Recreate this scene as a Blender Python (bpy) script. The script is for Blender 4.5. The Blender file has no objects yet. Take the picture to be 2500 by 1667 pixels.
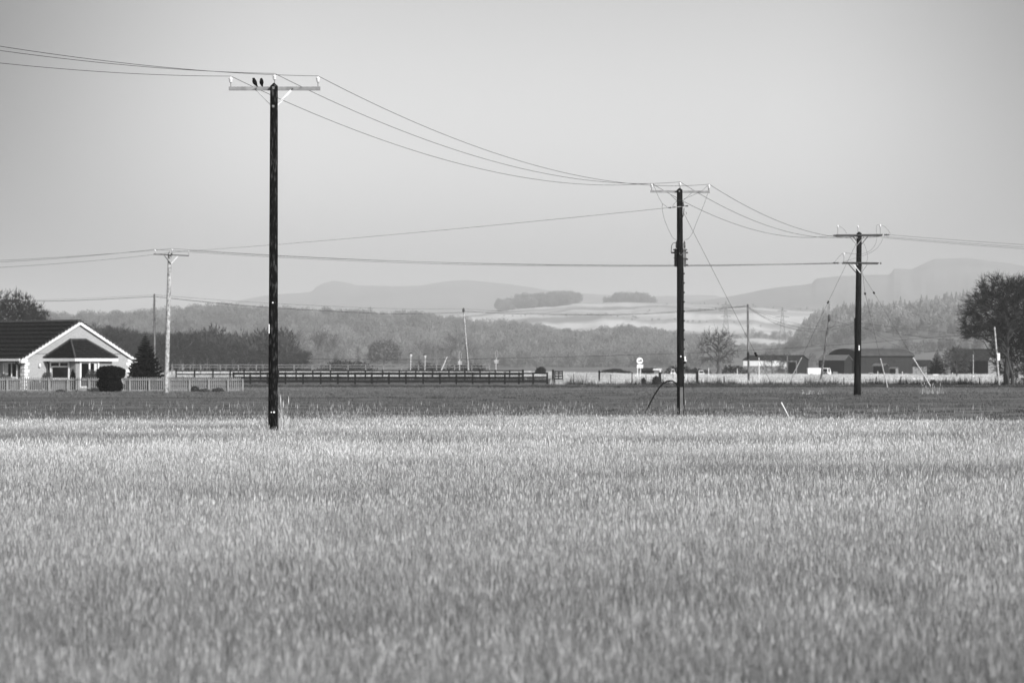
import bpy, math, random
import numpy as np
from mathutils import Vector, Matrix

sc = bpy.context.scene
COL = sc.collection
R = math.radians

# ------------------------------------------------------------------ camera
F = 6944.0            # focal length in photo pixels (100 mm on 36 mm film, photo 2500 px wide)
YH = 895.0            # horizon row
CZ = 1.8
cam_d = bpy.data.cameras.new('camera')
cam = bpy.data.objects.new('camera', cam_d); COL.objects.link(cam)
cam.location = (0, 0, CZ); cam.rotation_euler = (R(90), 0, 0)
cam_d.lens = 100; cam_d.sensor_width = 36
cam_d.shift_y = (YH - 833.5) / 2500.0
cam_d.clip_start = 0.5; cam_d.clip_end = 40000
cam_d.dof.use_dof = True; cam_d.dof.focus_distance = 68; cam_d.dof.aperture_fstop = 3.2
sc.camera = cam

# ------------------------------------------------------------------ sky, sun, exposure
SUN_EL, SUN_AZ = 27.0, 146.0       # azimuth clockwise from +Y (view direction): right and behind
w = bpy.data.worlds.new('World'); sc.world = w; w.use_nodes = True
nt = w.node_tree; nt.nodes.clear()
out = nt.nodes.new('ShaderNodeOutputWorld'); bg = nt.nodes.new('ShaderNodeBackground')
sky = nt.nodes.new('ShaderNodeTexSky'); sky.sky_type = 'NISHITA'; sky.sun_disc = False
sky.sun_elevation = R(SUN_EL); sky.sun_rotation = R(SUN_AZ)
sky.air_density = 1.3; sky.dust_density = 5.0; sky.ozone_density = 1.0
bw = nt.nodes.new('ShaderNodeRGBToBW')
nt.links.new(sky.outputs[0], bw.inputs[0])
# part of the lens edge falloff put into the sky colour: the sky is darker towards the left of the view, brighter right of the middle
tc = nt.nodes.new('ShaderNodeTexCoord'); sp = nt.nodes.new('ShaderNodeSeparateXYZ')
nt.links.new(tc.outputs['Generated'], sp.inputs[0])
rmp = nt.nodes.new('ShaderNodeMapRange'); rmp.interpolation_type = 'SMOOTHSTEP'
rmp.inputs[1].default_value = -0.225; rmp.inputs[2].default_value = -0.07
rmp.inputs[3].default_value = 0.10; rmp.inputs[4].default_value = 1.0
nt.links.new(sp.outputs[0], rmp.inputs[0])
rmp2 = nt.nodes.new('ShaderNodeMapRange'); rmp2.interpolation_type = 'SMOOTHSTEP'
rmp2.inputs[1].default_value = 0.09; rmp2.inputs[2].default_value = 0.23
rmp2.inputs[3].default_value = 1.0; rmp2.inputs[4].default_value = 0.28
nt.links.new(sp.outputs[0], rmp2.inputs[0])
m1 = nt.nodes.new('ShaderNodeMath'); m1.operation = 'MULTIPLY'
nt.links.new(bw.outputs[0], m1.inputs[0]); nt.links.new(rmp.outputs[0], m1.inputs[1])
m2 = nt.nodes.new('ShaderNodeMath'); m2.operation = 'MULTIPLY'
nt.links.new(m1.outputs[0], m2.inputs[0]); nt.links.new(rmp2.outputs[0], m2.inputs[1])
rz = nt.nodes.new('ShaderNodeMapRange'); rz.interpolation_type = 'SMOOTHSTEP'     # milky and bright low down, a little darker higher up
rz.inputs[1].default_value = 0.0; rz.inputs[2].default_value = 0.16; rz.inputs[3].default_value = 2.1; rz.inputs[4].default_value = 0.74
nt.links.new(sp.outputs[2], rz.inputs[0])
mz = nt.nodes.new('ShaderNodeMath'); mz.operation = 'MULTIPLY'; nt.links.new(m2.outputs[0], mz.inputs[0]); nt.links.new(rz.outputs[0], mz.inputs[1])
m3 = nt.nodes.new('ShaderNodeMath'); m3.operation = 'MULTIPLY'; m3.inputs[1].default_value = 1.12   # thin bright cloud veil
nt.links.new(mz.outputs[0], m3.inputs[0])
nt.links.new(m3.outputs[0], bg.inputs[0]); bg.inputs[1].default_value = 0.15
nt.links.new(bg.outputs[0], out.inputs[0])

sd = bpy.data.lights.new('sun', 'SUN'); sun = bpy.data.objects.new('sun', sd); COL.objects.link(sun)
sd.energy = 3.7; sd.angle = R(1.0); sd.color = (1, 1, 1)
sv = Vector((math.sin(R(SUN_AZ)) * math.cos(R(SUN_EL)), math.cos(R(SUN_AZ)) * math.cos(R(SUN_EL)), math.sin(R(SUN_EL))))
sun.rotation_euler = sv.to_track_quat('Z', 'Y').to_euler()
sc.view_settings.view_transform = 'Standard'; sc.view_settings.look = 'None'
sc.view_settings.exposure = 0.50; sc.view_settings.gamma = 1.0
sc.view_settings.use_curve_mapping = False
sc.render.engine = 'CYCLES'
sc.cycles.max_bounces = 5; sc.cycles.diffuse_bounces = 2; sc.cycles.volume_bounces = 2
sc.cycles.use_denoising = True
HAZE_DENSITY = 1.6e-4

# ------------------------------------------------------------------ helpers
def px2w(px, py, D):
    return ((px - 1250) / F * D, D, CZ + (YH - py) / F * D)

rng0 = np.random.RandomState(7)
_grid = rng0.rand(64, 64)
def vnoise(x, y, seed=0):
    x = np.asarray(x, float) + seed * 17.3; y = np.asarray(y, float) + seed * 5.7
    xi = np.floor(x).astype(int); yi = np.floor(y).astype(int)
    fx = x - xi; fy = y - yi; fx = fx * fx * (3 - 2 * fx); fy = fy * fy * (3 - 2 * fy)
    g = lambda a, b: _grid[a % 64, b % 64]
    return (g(xi, yi) * (1 - fx) + g(xi + 1, yi) * fx) * (1 - fy) + (g(xi, yi + 1) * (1 - fx) + g(xi + 1, yi + 1) * fx) * fy
def fbm(x, y, seed=0, o=3):
    s = 0; a = 1; t = 0
    for k in range(o):
        s = s + a * vnoise(np.asarray(x) * 2 ** k, np.asarray(y) * 2 ** k, seed + k); t += a; a *= .5
    return s / t

class MB:
    def __init__(self): self.v = []; self.f = []
    def add(self, vs, fs):
        n = len(self.v); self.v += [tuple(p) for p in vs]; self.f += [tuple(i + n for i in f) for f in fs]
    def hexa(self, p):   # 8 points: bottom 4 ccw, top 4 ccw
        self.add(p, [(3, 2, 1, 0), (4, 5, 6, 7), (0, 1, 5, 4), (1, 2, 6, 5), (2, 3, 7, 6), (3, 0, 4, 7)])
    def box(self, x0, x1, y0, y1, z0, z1):
        self.hexa([(x0, y0, z0), (x1, y0, z0), (x1, y1, z0), (x0, y1, z0), (x0, y0, z1), (x1, y0, z1), (x1, y1, z1), (x0, y1, z1)])
    def beam(self, a, b, wd, dp, up=(0, 0, 1)):  # rectangular bar between points; wd along side, dp along up-ish
        a = Vector(a); b = Vector(b); d = (b - a).normalized(); u = Vector(up)
        s = d.cross(u)
        if s.length < 1e-4: s = d.cross(Vector((0, 1, 0)))
        s.normalize(); u = s.cross(d).normalized()
        s = s * wd / 2; u = u * dp / 2
        self.hexa([a - s - u, a + s - u, b + s - u, b - s - u, a - s + u, a + s + u, b + s + u, b - s + u])
    def tube(self, pts, rad, n=8, cap=True):
        pts = [Vector(p) for p in pts]
        if not hasattr(rad, '__len__'): rad = [rad] * len(pts)
        base = len(self.v); prev = None
        for i, p in enumerate(pts):
            d = (pts[min(i + 1, len(pts) - 1)] - pts[max(i - 1, 0)]).normalized()
            if prev is None:
                s = d.cross(Vector((0, 0, 1)))
                if s.length < .05: s = d.cross(Vector((0, 1, 0)))
            else: s = prev - d * prev.dot(d)
            s.normalize(); prev = s; t = d.cross(s)
            for k in range(n):
                a = 2 * math.pi * k / n
                self.v.append(tuple(p + (s * math.cos(a) + t * math.sin(a)) * rad[i]))
        for i in range(len(pts) - 1):
            for k in range(n):
                k2 = (k + 1) % n
                self.f.append((base + i * n + k, base + (i + 1) * n + k, base + (i + 1) * n + k2, base + i * n + k2))
        if cap:
            self.f.append(tuple(base + k for k in range(n)))
            e = base + (len(pts) - 1) * n
            self.f.append(tuple(e + k for k in reversed(range(n))))
    def lathe(self, c, prof, n=12, axis=(0, 0, 1)):   # prof: (r, h) along axis
        ax = Vector(axis).normalized(); c = Vector(c)
        s = ax.cross(Vector((0, 1, 0)));
        if s.length < .1: s = ax.cross(Vector((1, 0, 0)))
        s.normalize(); t = ax.cross(s); base = len(self.v)
        for r, h in prof:
            for k in range(n):
                a = 2 * math.pi * k / n
                self.v.append(tuple(c + ax * h + (s * math.cos(a) + t * math.sin(a)) * max(r, 1e-4)))
        for i in range(len(prof) - 1):
            for k in range(n):
                k2 = (k + 1) % n
                self.f.append((base + i * n + k, base + i * n + k2, base + (i + 1) * n + k2, base + (i + 1) * n + k))
        self.f.append(tuple(base + k for k in reversed(range(n))))
        e = base + (len(prof) - 1) * n
        self.f.append(tuple(e + k for k in range(n)))
    def mesh(self, name, mat, off=(0, 0, 0), smooth=False):
        me = bpy.data.meshes.new(name)
        v = np.array(self.v, float).reshape(-1, 3) - np.array(off)
        me.from_pydata(v.tolist(), [], self.f); me.materials.append(mat)
        if smooth: me.polygons.foreach_set('use_smooth', [True] * len(me.polygons))
        me.update(); return me

WL = {}
def tagit(o, label=None, cat=None, group=None, kind=None):
    if label: o['label'] = label
    if cat: o['category'] = cat
    if group: o['group'] = group
    if kind: o['kind'] = kind
    return o
def thing(name, label, cat, loc, group=None):
    o = bpy.data.objects.new(name, None); COL.objects.link(o); o.location = loc; o.empty_display_size = .3
    WL[o.name] = Vector(loc); return tagit(o, label, cat, group)
def part(name, mb, mat, parent, smooth=False, label=None):
    o = bpy.data.objects.new(name, mb.mesh(name, mat, WL[parent.name], smooth)); COL.objects.link(o)
    o.parent = parent; WL[o.name] = WL[parent.name]
    if label: o['label'] = label
    return o
def piece(name, me, parent, loc, rotz=0, scale=None, rot=None):
    o = bpy.data.objects.new(name, me); COL.objects.link(o); o.parent = parent
    o.location = Vector(loc) - WL[parent.name]
    o.rotation_euler = rot if rot else (0, 0, rotz)
    if scale: o.scale = scale
    WL[o.name] = Vector(loc); return o
def single(name, mb, mat, label, cat, loc=None, group=None, smooth=False, kind=None):
    if loc is None: loc = mb.v[0]
    o = bpy.data.objects.new(name, mb.mesh(name, mat, loc, smooth)); COL.objects.link(o); o.location = loc
    WL[o.name] = Vector(loc); return tagit(o, label, cat, group, kind)
def copy_thing(root, loc, label=None, rotz=None, scale=None):
    def cp(o, parent):
        c = o.copy(); COL.objects.link(c); c.parent = parent
        for ch in [k for k in KIDS.get(o.name, [])]: cp(ch, c)
        return c
    r = cp(root, None); r.location = loc
    if rotz is not None: r.rotation_euler = (0, 0, rotz)
    if scale: r.scale = scale
    if label: r['label'] = label
    return r
KIDS = {}

# ------------------------------------------------------------------ materials (the photograph is black and white: every colour is a grey)
def mat(name, v, v2=None, scale=3.0, stretch=(1, 1, 1), rough=0.8, bump=0.0, metal=0.0, contrast=(.35, .65), detail=4, spec=.3, coord='Object'):
    m = bpy.data.materials.new(name); m.use_nodes = True; n = m.node_tree.nodes; l = m.node_tree.links
    b = n['Principled BSDF']; b.inputs['Roughness'].default_value = rough; b.inputs['Metallic'].default_value = metal
    b.inputs['Specular IOR Level'].default_value = spec
    b.inputs['Base Color'].default_value = (v, v, v, 1)
    if v2 is not None:
        tc = n.new('ShaderNodeTexCoord'); mp = n.new('ShaderNodeMapping'); mp.inputs['Scale'].default_value = stretch
        ns = n.new('ShaderNodeTexNoise'); ns.inputs['Scale'].default_value = scale; ns.inputs['Detail'].default_value = detail
        mr = n.new('ShaderNodeMapRange'); mr.inputs[1].default_value = contrast[0]; mr.inputs[2].default_value = contrast[1]
        mr.inputs[3].default_value = v; mr.inputs[4].default_value = v2
        l.new(tc.outputs[coord], mp.inputs[0]); l.new(mp.outputs[0], ns.inputs['Vector'])
        l.new(ns.outputs['Fac'], mr.inputs[0]); l.new(mr.outputs[0], b.inputs['Base Color'])
        if bump:
            bp = n.new('ShaderNodeBump'); bp.inputs['Strength'].default_value = bump; bp.inputs['Distance'].default_value = .02
            l.new(ns.outputs['Fac'], bp.inputs['Height']); l.new(bp.outputs[0], b.inputs['Normal'])
    return m
M = {}
M['creosote'] = mat('creosoted_wood', .004, .08, 18, (1, 1, .30), .9, .6, contrast=(.52, .76), detail=7, spec=.06)
M['creosote2'] = mat('tarred_wood', .002, .014, 9, (1, 1, .12), .85, .4, spec=.08)
M['greywood'] = mat('weathered_pole_wood', .16, .50, 8, (1, 1, .6), .9, .3, contrast=(.34, .62), spec=.1, detail=6)
M['greywood2'] = mat('grey_pole_wood', .05, .22, 6, (1, 1, .2), .9, .3, spec=.1)
M['palegrey'] = mat('pale_grey_paint', .5, .6, 4)
M['galv'] = mat('galvanised_steel', .20, .30, 5, rough=.55, metal=.25)
M['galvpale'] = mat('pale_galvanised_steel', .72, .82, 5, rough=.5, metal=.0)  # on pole braces this paler colour stands for sunlit steel
M['darksteel'] = mat('dark_steel', .035, .06, 5, rough=.6)
M['porcelain'] = mat('glazed_porcelain', .8, rough=.15, spec=.6)
M['darkporc'] = mat('brown_porcelain', .05, rough=.25, spec=.6)
M['wire'] = mat('aluminium_conductor', .05, rough=.6)
M['tank'] = mat('grey_tank_paint', .10, .14, 3, rough=.5)
M['white'] = mat('white_paint', .82, .76, 4, rough=.5)
M['black'] = mat('black_plastic', .006, rough=.6, spec=.15)
M['feather'] = mat('black_feathers', .002, .005, 20, rough=.8, spec=.1)
M['plate'] = mat('white_enamel_plate', .85, rough=.4)
M['harl'] = mat('pebbledash_render', .29, .43, 14, rough=.95, bump=.6)
M['quoin'] = mat('white_quoin', .85, .75, 6, rough=.8)
M['tile'] = mat('dark_concrete_tile', .009, .018, 6, rough=.9, bump=.3, spec=.05)
M['tile2'] = mat('lip_contrast_tile', .022, .038, 6, rough=.9, bump=.3, spec=.05)  # paler tile tone, contrasts with the other courses to suggest lip shadows
M['ridge'] = mat('ridge_tile', .05, .09, 6, rough=.9, spec=.1)
M['glass'] = mat('window_glass', .004, rough=.15, spec=.12)
M['baywall'] = mat('grey_render', .22, .30, 12, rough=.95, bump=.4)
M['curtain'] = mat('pale_curtain', .55, .65, 4)
M['fencewood'] = mat('grey_paling_wood', .14, .32, 3, (6, 6, .6), .9, contrast=(.35, .65))
M['darkrail'] = mat('dark_stained_rail', .006, .014, 5, rough=.95, spec=.05)
M['palerail'] = mat('weathered_rail', .16, .26, 5, rough=.9)
M['darkshed'] = mat('dark_sheet_cladding', .007, .014, 1.5, (6, 6, .4), .9, spec=.05)
M['shedside'] = mat('grey_sheet_cladding', .022, .036, 1.5, (6, 6, .4), .9, spec=.05)
M['shedroof'] = mat('fibre_cement_roof', .10, .14, 2, rough=.9)
M['barnroof'] = mat('curved_sheet_roof', .05, .08, 1, rough=.8)
M['brick'] = mat('rough_stone', .12, .35, 3, rough=.95)
M['slate'] = mat('slate_roof', .025, .05, 3, rough=.9, spec=.05)
M['bark'] = mat('dark_bark', .03, .07, 5, (1, 1, .3), .95)
M['barkmid'] = mat('grey_bark', .07, .12, 5, (1, 1, .3), .95)
M['birch'] = mat('birch_bark', .3, .12, 4, (1, 1, .6), .95)
M['twig'] = mat('twigs', .022, .045, 3, rough=.95, spec=.05)
M['twigmid'] = mat('grey_twigs', .06, .09, 3, rough=.95)
M['needle'] = mat('spruce_needles', .006, .016, 3, rough=.95, spec=.05)
M['leafdark'] = mat('clipped_evergreen_leaf', .003, .010, 4, rough=.95, spec=.05)
M['leafmid'] = mat('shrub_leaf', .04, .08, 4, rough=.9)
M['gorse'] = mat('gorse_leaf', .02, .05, 1, rough=.95, spec=.05)
M['soil'] = mat('meadow_soil', .16, .3, 2, rough=1, coord='Object')
M['crop'] = mat('short_crop_ground', .075, .165, .22, (.12, 1.6, 1), 1, contrast=(.35, .65), detail=7)
M['verge'] = mat('rough_verge', .025, .06, .8, (.4, 1, 1), 1)
M['road'] = mat('worn_tarmac_track', .13, .17, .6, (.3, 1, 1), .9)
M['plain'] = mat('far_pasture', .10, .2, .004, (1, .5, 1), 1, coord='Object')
M['palefield'] = mat('pale_grass_ground', .32, .45, .3, (.3, 1, 1), 1)
M['hillfar'] = mat('moorland', .05, .14, .0022, (1, 1, 1), 1)
M['hillwood'] = mat('wood_floor', .11, .18, .01, (1, 1, 1), 1)
M['fieldhill'] = mat('stubble_hill_field', .22, .62, .0042, (.55, 1.7, 1), 1, contrast=(.42, .58), detail=5)

def grass_mat(name, dark, light, transl=.2, var=0.0):
    m = bpy.data.materials.new(name); m.use_nodes = True; n = m.node_tree.nodes; l = m.node_tree.links; n.clear()
    o = n.new('ShaderNodeOutputMaterial'); df = n.new('ShaderNodeBsdfDiffuse'); tr = n.new('ShaderNodeBsdfTranslucent'); mx = n.new('ShaderNodeMixShader')
    a = n.new('ShaderNodeAttribute'); a.attribute_name = 'shade'; a.attribute_type = 'GEOMETRY'
    t = n.new('ShaderNodeAttribute'); t.attribute_name = 'tone'; t.attribute_type = 'INSTANCER'
    mr = n.new('ShaderNodeMapRange'); mr.inputs[3].default_value = dark; mr.inputs[4].default_value = light
    l.new(a.outputs['Fac'], mr.inputs[0])
    mu = n.new('ShaderNodeMath'); mu.operation = 'MULTIPLY'; l.new(mr.outputs[0], mu.inputs[0]); l.new(t.outputs['Fac'], mu.inputs[1])
    l.new(mu.outputs[0], df.inputs[0]); l.new(mu.outputs[0], tr.inputs[0])
    mx.inputs[0].default_value = transl; l.new(df.outputs[0], mx.inputs[1]); l.new(tr.outputs[0], mx.inputs[2]); l.new(mx.outputs[0], o.inputs[0])
    return m
M['grass'] = grass_mat('dry_meadow_grass', .07, .98, .2)
M['cropgrass'] = grass_mat('young_crop_leaf', .12, .19, .2)
M['palegrass'] = grass_mat('pale_dead_grass', .45, .9, .2)
M['vergegrass'] = grass_mat('rough_verge_grass', .02, .13, .2)
M['farwood'] = grass_mat('far_wood_twigs', .12, .19, 0)

# ------------------------------------------------------------------ terrain
TD = np.array([-400, 0, 20, 74, 90, 112, 135, 155, 180, 229, 250, 300, 320, 400, 460, 700, 1500, 3000, 12000.])
TZ = np.array([0, 0, 0, -.08, -.22, -.46, -.10, .168, .115, .05, .0, -.14, -.05, .62, .50, .5, 1.0, 2.0, 8.])
def gz(x, D):
    x = np.asarray(x, float); D = np.asarray(D, float)
    z = np.interp(D, TD, TZ)
    px = x / np.maximum(D, 1) * F + 1250
    k = np.clip((D - 320) / 80, 0, 1) * np.clip((900 - D) / 400, 0, 1)
    z = z - .45 * k * np.clip((px - 1250) / 350, 0, 1)
    z = z + .03 * (fbm(x / 9, D / 14, 3) - .5) * np.clip((D - 10) / 20, 0, 1) * (D < 420)
    return z
def gzf(x, D): return float(gz(x, D))

RIDGES = {}
def ridge_def(key, pts, Dc, wf, wb, canopy=0, lim=(-900, 3400)):
    pts = sorted(pts); RIDGES[key] = (np.array([p[0] for p in pts], float), np.array([p[1] for p in pts], float), Dc, wf, wb, canopy, lim)
def ridge_z(key, px, D):
    xs, ys, Dc, wf, wb, can, lim = RIDGES[key]
    t = np.where(D < Dc, (D - (Dc - wf)) / wf, ((Dc + wb) - D) / wb)
    t = np.clip(t, 0, 1); y = np.interp(px, xs, ys)
    ysm = sum(np.interp(px + k, xs, ys) for k in (-180, -120, -60, 0, 60, 120, 180)) / 7.; ysm = ysm + 3; bl = np.clip((t - .45) / .45, 0, 1)
    y = ysm * (1 - bl) + y * bl + (fbm(px / 14, px * 0 + Dc / 100, 2, 4) - .5) * 3.0 * np.clip((t - .9) / .1, 0, 1); h = CZ + (YH - y) / F * Dc - can; s = np.where(D < Dc, np.sin(t * math.pi / 2) ** 1.15, t * t * (3 - 2 * t))
    fade = np.clip((px - lim[0]) / 60., 0, 1) * np.clip((lim[1] - px) / 60., 0, 1)
    n = (fbm(px / 60 + 9, D / 260, 5) - .5) * 2 * np.clip(1 - abs(t - .5) * 2, 0, 1)
    return -2 + (h + 2) * s * fade + n * h * .05
ridge_def('west_hill', [(-900, 800), (250, 775), (300, 765), (320, 757), (350, 752), (400, 757), (480, 760), (560, 742), (600, 731), (650, 722), (720, 718), (760, 715), (772, 703), (790, 694), (815, 688), (850, 692), (872, 698), (960, 700), (1010, 699), (1040, 697), (1080, 690), (1110, 686), (1140, 686), (1180, 690), (1250, 697), (1300, 704), (1350, 712), (1400, 717), (1500, 722), (1600, 724), (1745, 722), (1800, 735), (1900, 760), (3400, 860)], 8600, 1800, 1500)
ridge_def('east_hill', [(-900, 890), (1300, 800), (1500, 765), (1640, 742), (1745, 731), (1800, 722), (1850, 711), (1900, 703), (1984, 693), (1990, 681), (2050, 675), (2100, 674), (2174, 673), (2181, 659), (2225, 660), (2250, 648), (2282, 634), (2350, 632), (2400, 637), (2450, 643), (2500, 652), (2560, 665), (2800, 700), (3400, 760)], 7000, 1500, 1200)
ridge_def('field_hill', [(-900, 860), (900, 800), (1060, 778), (1130, 772), (1200, 762), (1260, 755), (1330, 749), (1400, 744), (1450, 742), (1500, 741), (1650, 743), (1750, 747), (1850, 749), (1950, 754), (2050, 762), (2150, 772), (2300, 780), (3400, 830)], 4300, 1500, 900)
ridge_def('wood_hill', [(-900, 770), (0, 775), (230, 778), (310, 775), (360, 772), (420, 765), (500, 757), (560, 759), (640, 763), (700, 764), (760, 766), (830, 769), (870, 772), (960, 777), (1000, 779), (1060, 782), (1120, 790), (1170, 797), (1210, 795), (1260, 800), (1330, 803), (1370, 815), (1400, 824), (1440, 822), (1480, 812), (1520, 805), (1560, 806), (1600, 814), (1650, 823), (1700, 834), (1800, 842), (1950, 846), (3400, 850)], 2500, 800, 500, 9)
ridge_def('forest_hill', [(-900, 893), (1700, 893), (1850, 862), (1925, 832), (1968, 792), (1990, 766), (2040, 760), (2100, 760), (2150, 758), (2200, 753), (2230, 747), (2270, 741), (2300, 742), (2350, 736), (2400, 735), (2500, 730), (3400, 740)], 2200, 900, 600, 10)

def ground_sheet(name, rows, half, mat_, dz=0.0, kind='structure', pxr=None, xf=None):
    """sheet over the terrain; rows = distances"""
    vs = []; n = 61
    for D in rows:
        if pxr: xs = np.linspace((pxr[0] - 1250) / F * D, (pxr[1] - 1250) / F * D, n)
        else: xs = np.linspace(-half(D), half(D), n)
        z = gz(xs, np.full(n, D)) + dz
        vs += list(zip(xs, np.full(n, D), z))
    fs = []
    for i in range(len(rows) - 1):
        for k in range(n - 1):
            fs.append((i * n + k, i * n + k + 1, (i + 1) * n + k + 1, (i + 1) * n + k))
    mb = MB(); mb.v = vs; mb.f = fs
    o = bpy.data.objects.new(name, mb.mesh(name, mat_, smooth=True)); COL.objects.link(o); o['kind'] = kind
    return o
rows = list(np.arange(-400, 0, 50)) + list(np.arange(0, 470, 4.0)) + list(np.geomspace(475, 12500, 60))
ground_sheet('ground', rows, lambda D: 60 + max(D, 60) * .62 if D < 500 else 400 + D * .6, M['plain'])
ground_sheet('meadow_ground', list(np.arange(0, 116, 3.0)), lambda D: 12 + D * .45, M['soil'], .02)
def edgeD(px):      # far edge of the tall dry meadow
    return np.interp(px, [-400, 0, 300, 650, 1000, 1250, 1700, 2000, 2200, 2500, 2900], [101, 101, 99, 100, 108, 112, 113, 106, 99, 92, 88])
ground_sheet('crop_field', list(np.arange(84, 236, 3.0)), None, M['crop'], .045, pxr=(-1300, 3800))
ground_sheet('verge', list(np.arange(231, 262, 4.0)) + [264], None, M['verge'], .06, pxr=(-700, 3200))
ground_sheet('track', list(np.arange(264, 288, 4.0)), None, M['road'], .07, pxr=(-700, 3200))
ground_sheet('pale_field', list(np.arange(287, 600, 8.0)), None, M['palefield'], .05, pxr=(1375, 3200))
ground_sheet('pale_field', list(np.arange(352, 600, 8.0)), None, M['palefield'], .05, pxr=(380, 1375))

def ridge_mesh(key, name, mat_, nx=260, nd=36):
    xs, ys, Dc, wf, wb, can, lim = RIDGES[key]
    P = np.linspace(-850, 3350, nx); Ds = np.concatenate([np.linspace(Dc - wf, Dc, nd), np.linspace(Dc, Dc + wb, nd // 2)[1:]])
    # denser where the crest changes fast
    P = np.unique(np.concatenate([P, np.arange(0, 2501, 7.0)]))
    PP, DD = np.meshgrid(P, Ds); Z = ridge_z(key, PP, DD); X = (PP - 1250) / F * DD
    n = len(P); mb = MB(); mb.v = np.stack([X.ravel(), DD.ravel(), Z.ravel()], 1).tolist()
    mb.f = [(i * n + k, i * n + k + 1, (i + 1) * n + k + 1, (i + 1) * n + k) for i in range(len(Ds) - 1) for k in range(n - 1)]
    o = bpy.data.objects.new(name, mb.mesh(name, mat_, smooth=True)); COL.objects.link(o); o['kind'] = 'structure'
    return o
ridge_mesh('west_hill', 'distant_hill', M['hillfar'], nd=24)
ridge_mesh('east_hill', 'distant_hill', M['hillfar'], nd=24)
ridge_mesh('field_hill', 'field_hill', M['fieldhill'])
ridge_mesh('wood_hill', 'wooded_hill', M['hillwood'])
ridge_mesh('forest_hill', 'forest_slope', M['hillwood'])

# ------------------------------------------------------------------ haze
hz = bpy.data.materials.new('haze_air'); hz.use_nodes = True; hn = hz.node_tree.nodes; hn.clear()
ho = hn.new('ShaderNodeOutputMaterial'); hv = hn.new('ShaderNodeVolumePrincipled')
hv.inputs['Color'].default_value = (1, 1, 1, 1); hv.inputs['Density'].default_value = HAZE_DENSITY; hv.inputs['Anisotropy'].default_value = 0.0
hz.node_tree.links.new(hv.outputs[0], ho.inputs['Volume'])
mb = MB(); mb.box(-9500, 9500, -1500, 12700, -4.5, 305)
o = bpy.data.objects.new('haze', mb.mesh('haze', hz)); COL.objects.link(o); o['kind'] = 'stuff'
hz.cycles.homogeneous_volume = True

# ------------------------------------------------------------------ scattering with geometry nodes (stuff only)
def scatter(name, pts, scl, rotz, tone, clumps, mat_, label=None, seed=0, kind='stuff'):
    """clumps: list of (verts Nx3, faces list, shade N). One object; its own mesh carries the clumps and the points."""
    rs = np.random.RandomState(seed); V = []; Fc = []; src = []; shade = []; off = 0
    for k, (v, f, s) in enumerate(clumps):
        V.append(v); Fc += [tuple(i + off for i in ff) for ff in f]; off += len(v); src += [k + 1] * len(v); shade.append(s)
    n = len(pts); V.append(pts); src += [0] * n; shade.append(np.zeros(n))
    V = np.concatenate(V); me = bpy.data.meshes.new(name); me.from_pydata(V.tolist(), [], Fc); me.materials.append(mat_)
    def attr(nm, typ, arr):
        a = me.attributes.new(nm, typ, 'POINT'); a.data.foreach_set('value', arr)
    attr('src', 'INT', np.array(src, np.int32)); attr('shade', 'FLOAT', np.concatenate(shade).astype(np.float32))
    pad = lambda a: np.concatenate([np.zeros(off), np.asarray(a, float) * np.ones(n)]).astype(np.float32)
    attr('scl', 'FLOAT', pad(scl)); attr('rotz', 'FLOAT', pad(rotz)); attr('tone', 'FLOAT', pad(tone))
    attr('var', 'INT', np.concatenate([np.zeros(off), rs.randint(0, len(clumps), n)]).astype(np.int32))
    o = bpy.data.objects.new(name, me); COL.objects.link(o); o['kind'] = kind
    if label: o['label'] = label
    g = bpy.data.node_groups.new(name + '_nodes', 'GeometryNodeTree')
    g.interface.new_socket('Geometry', in_out='INPUT', socket_type='NodeSocketGeometry'); g.interface.new_socket('Geometry', in_out='OUTPUT', socket_type='NodeSocketGeometry')
    N = g.nodes; L = g.links; gi = N.new('NodeGroupInput'); go = N.new('NodeGroupOutput')
    def named(nm, typ):
        a = N.new('GeometryNodeInputNamedAttribute'); a.data_type = typ; a.inputs['Name'].default_value = nm; return a.outputs['Attribute']
    srcs = named('src', 'INT')
    def sep(val):
        c = N.new('FunctionNodeCompare'); c.data_type = 'INT'; c.operation = 'EQUAL'
        L.new(srcs, c.inputs[2]); c.inputs[3].default_value = val
        s = N.new('GeometryNodeSeparateGeometry'); s.domain = 'POINT'; L.new(gi.outputs[0], s.inputs['Geometry']); L.new(c.outputs[0], s.inputs['Selection'])
        return s.outputs['Selection']
    g2i = N.new('GeometryNodeGeometryToInstance')
    for k in range(len(clumps)): L.new(sep(k + 1), g2i.inputs[0])
    iop = N.new('GeometryNodeInstanceOnPoints'); L.new(sep(0), iop.inputs['Points']); L.new(g2i.outputs[0], iop.inputs['Instance'])
    iop.inputs['Pick Instance'].default_value = True
    L.new(named('var', 'INT'), iop.inputs['Instance Index'])
    cx = N.new('ShaderNodeCombineXYZ'); L.new(named('rotz', 'FLOAT'), cx.inputs['Z']); L.new(cx.outputs[0], iop.inputs['Rotation'])
    L.new(named('scl', 'FLOAT'), iop.inputs['Scale']); L.new(iop.outputs[0], go.inputs[0])
    md = o.modifiers.new('scatter', 'NODES'); md.node_group = g
    return o

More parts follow.
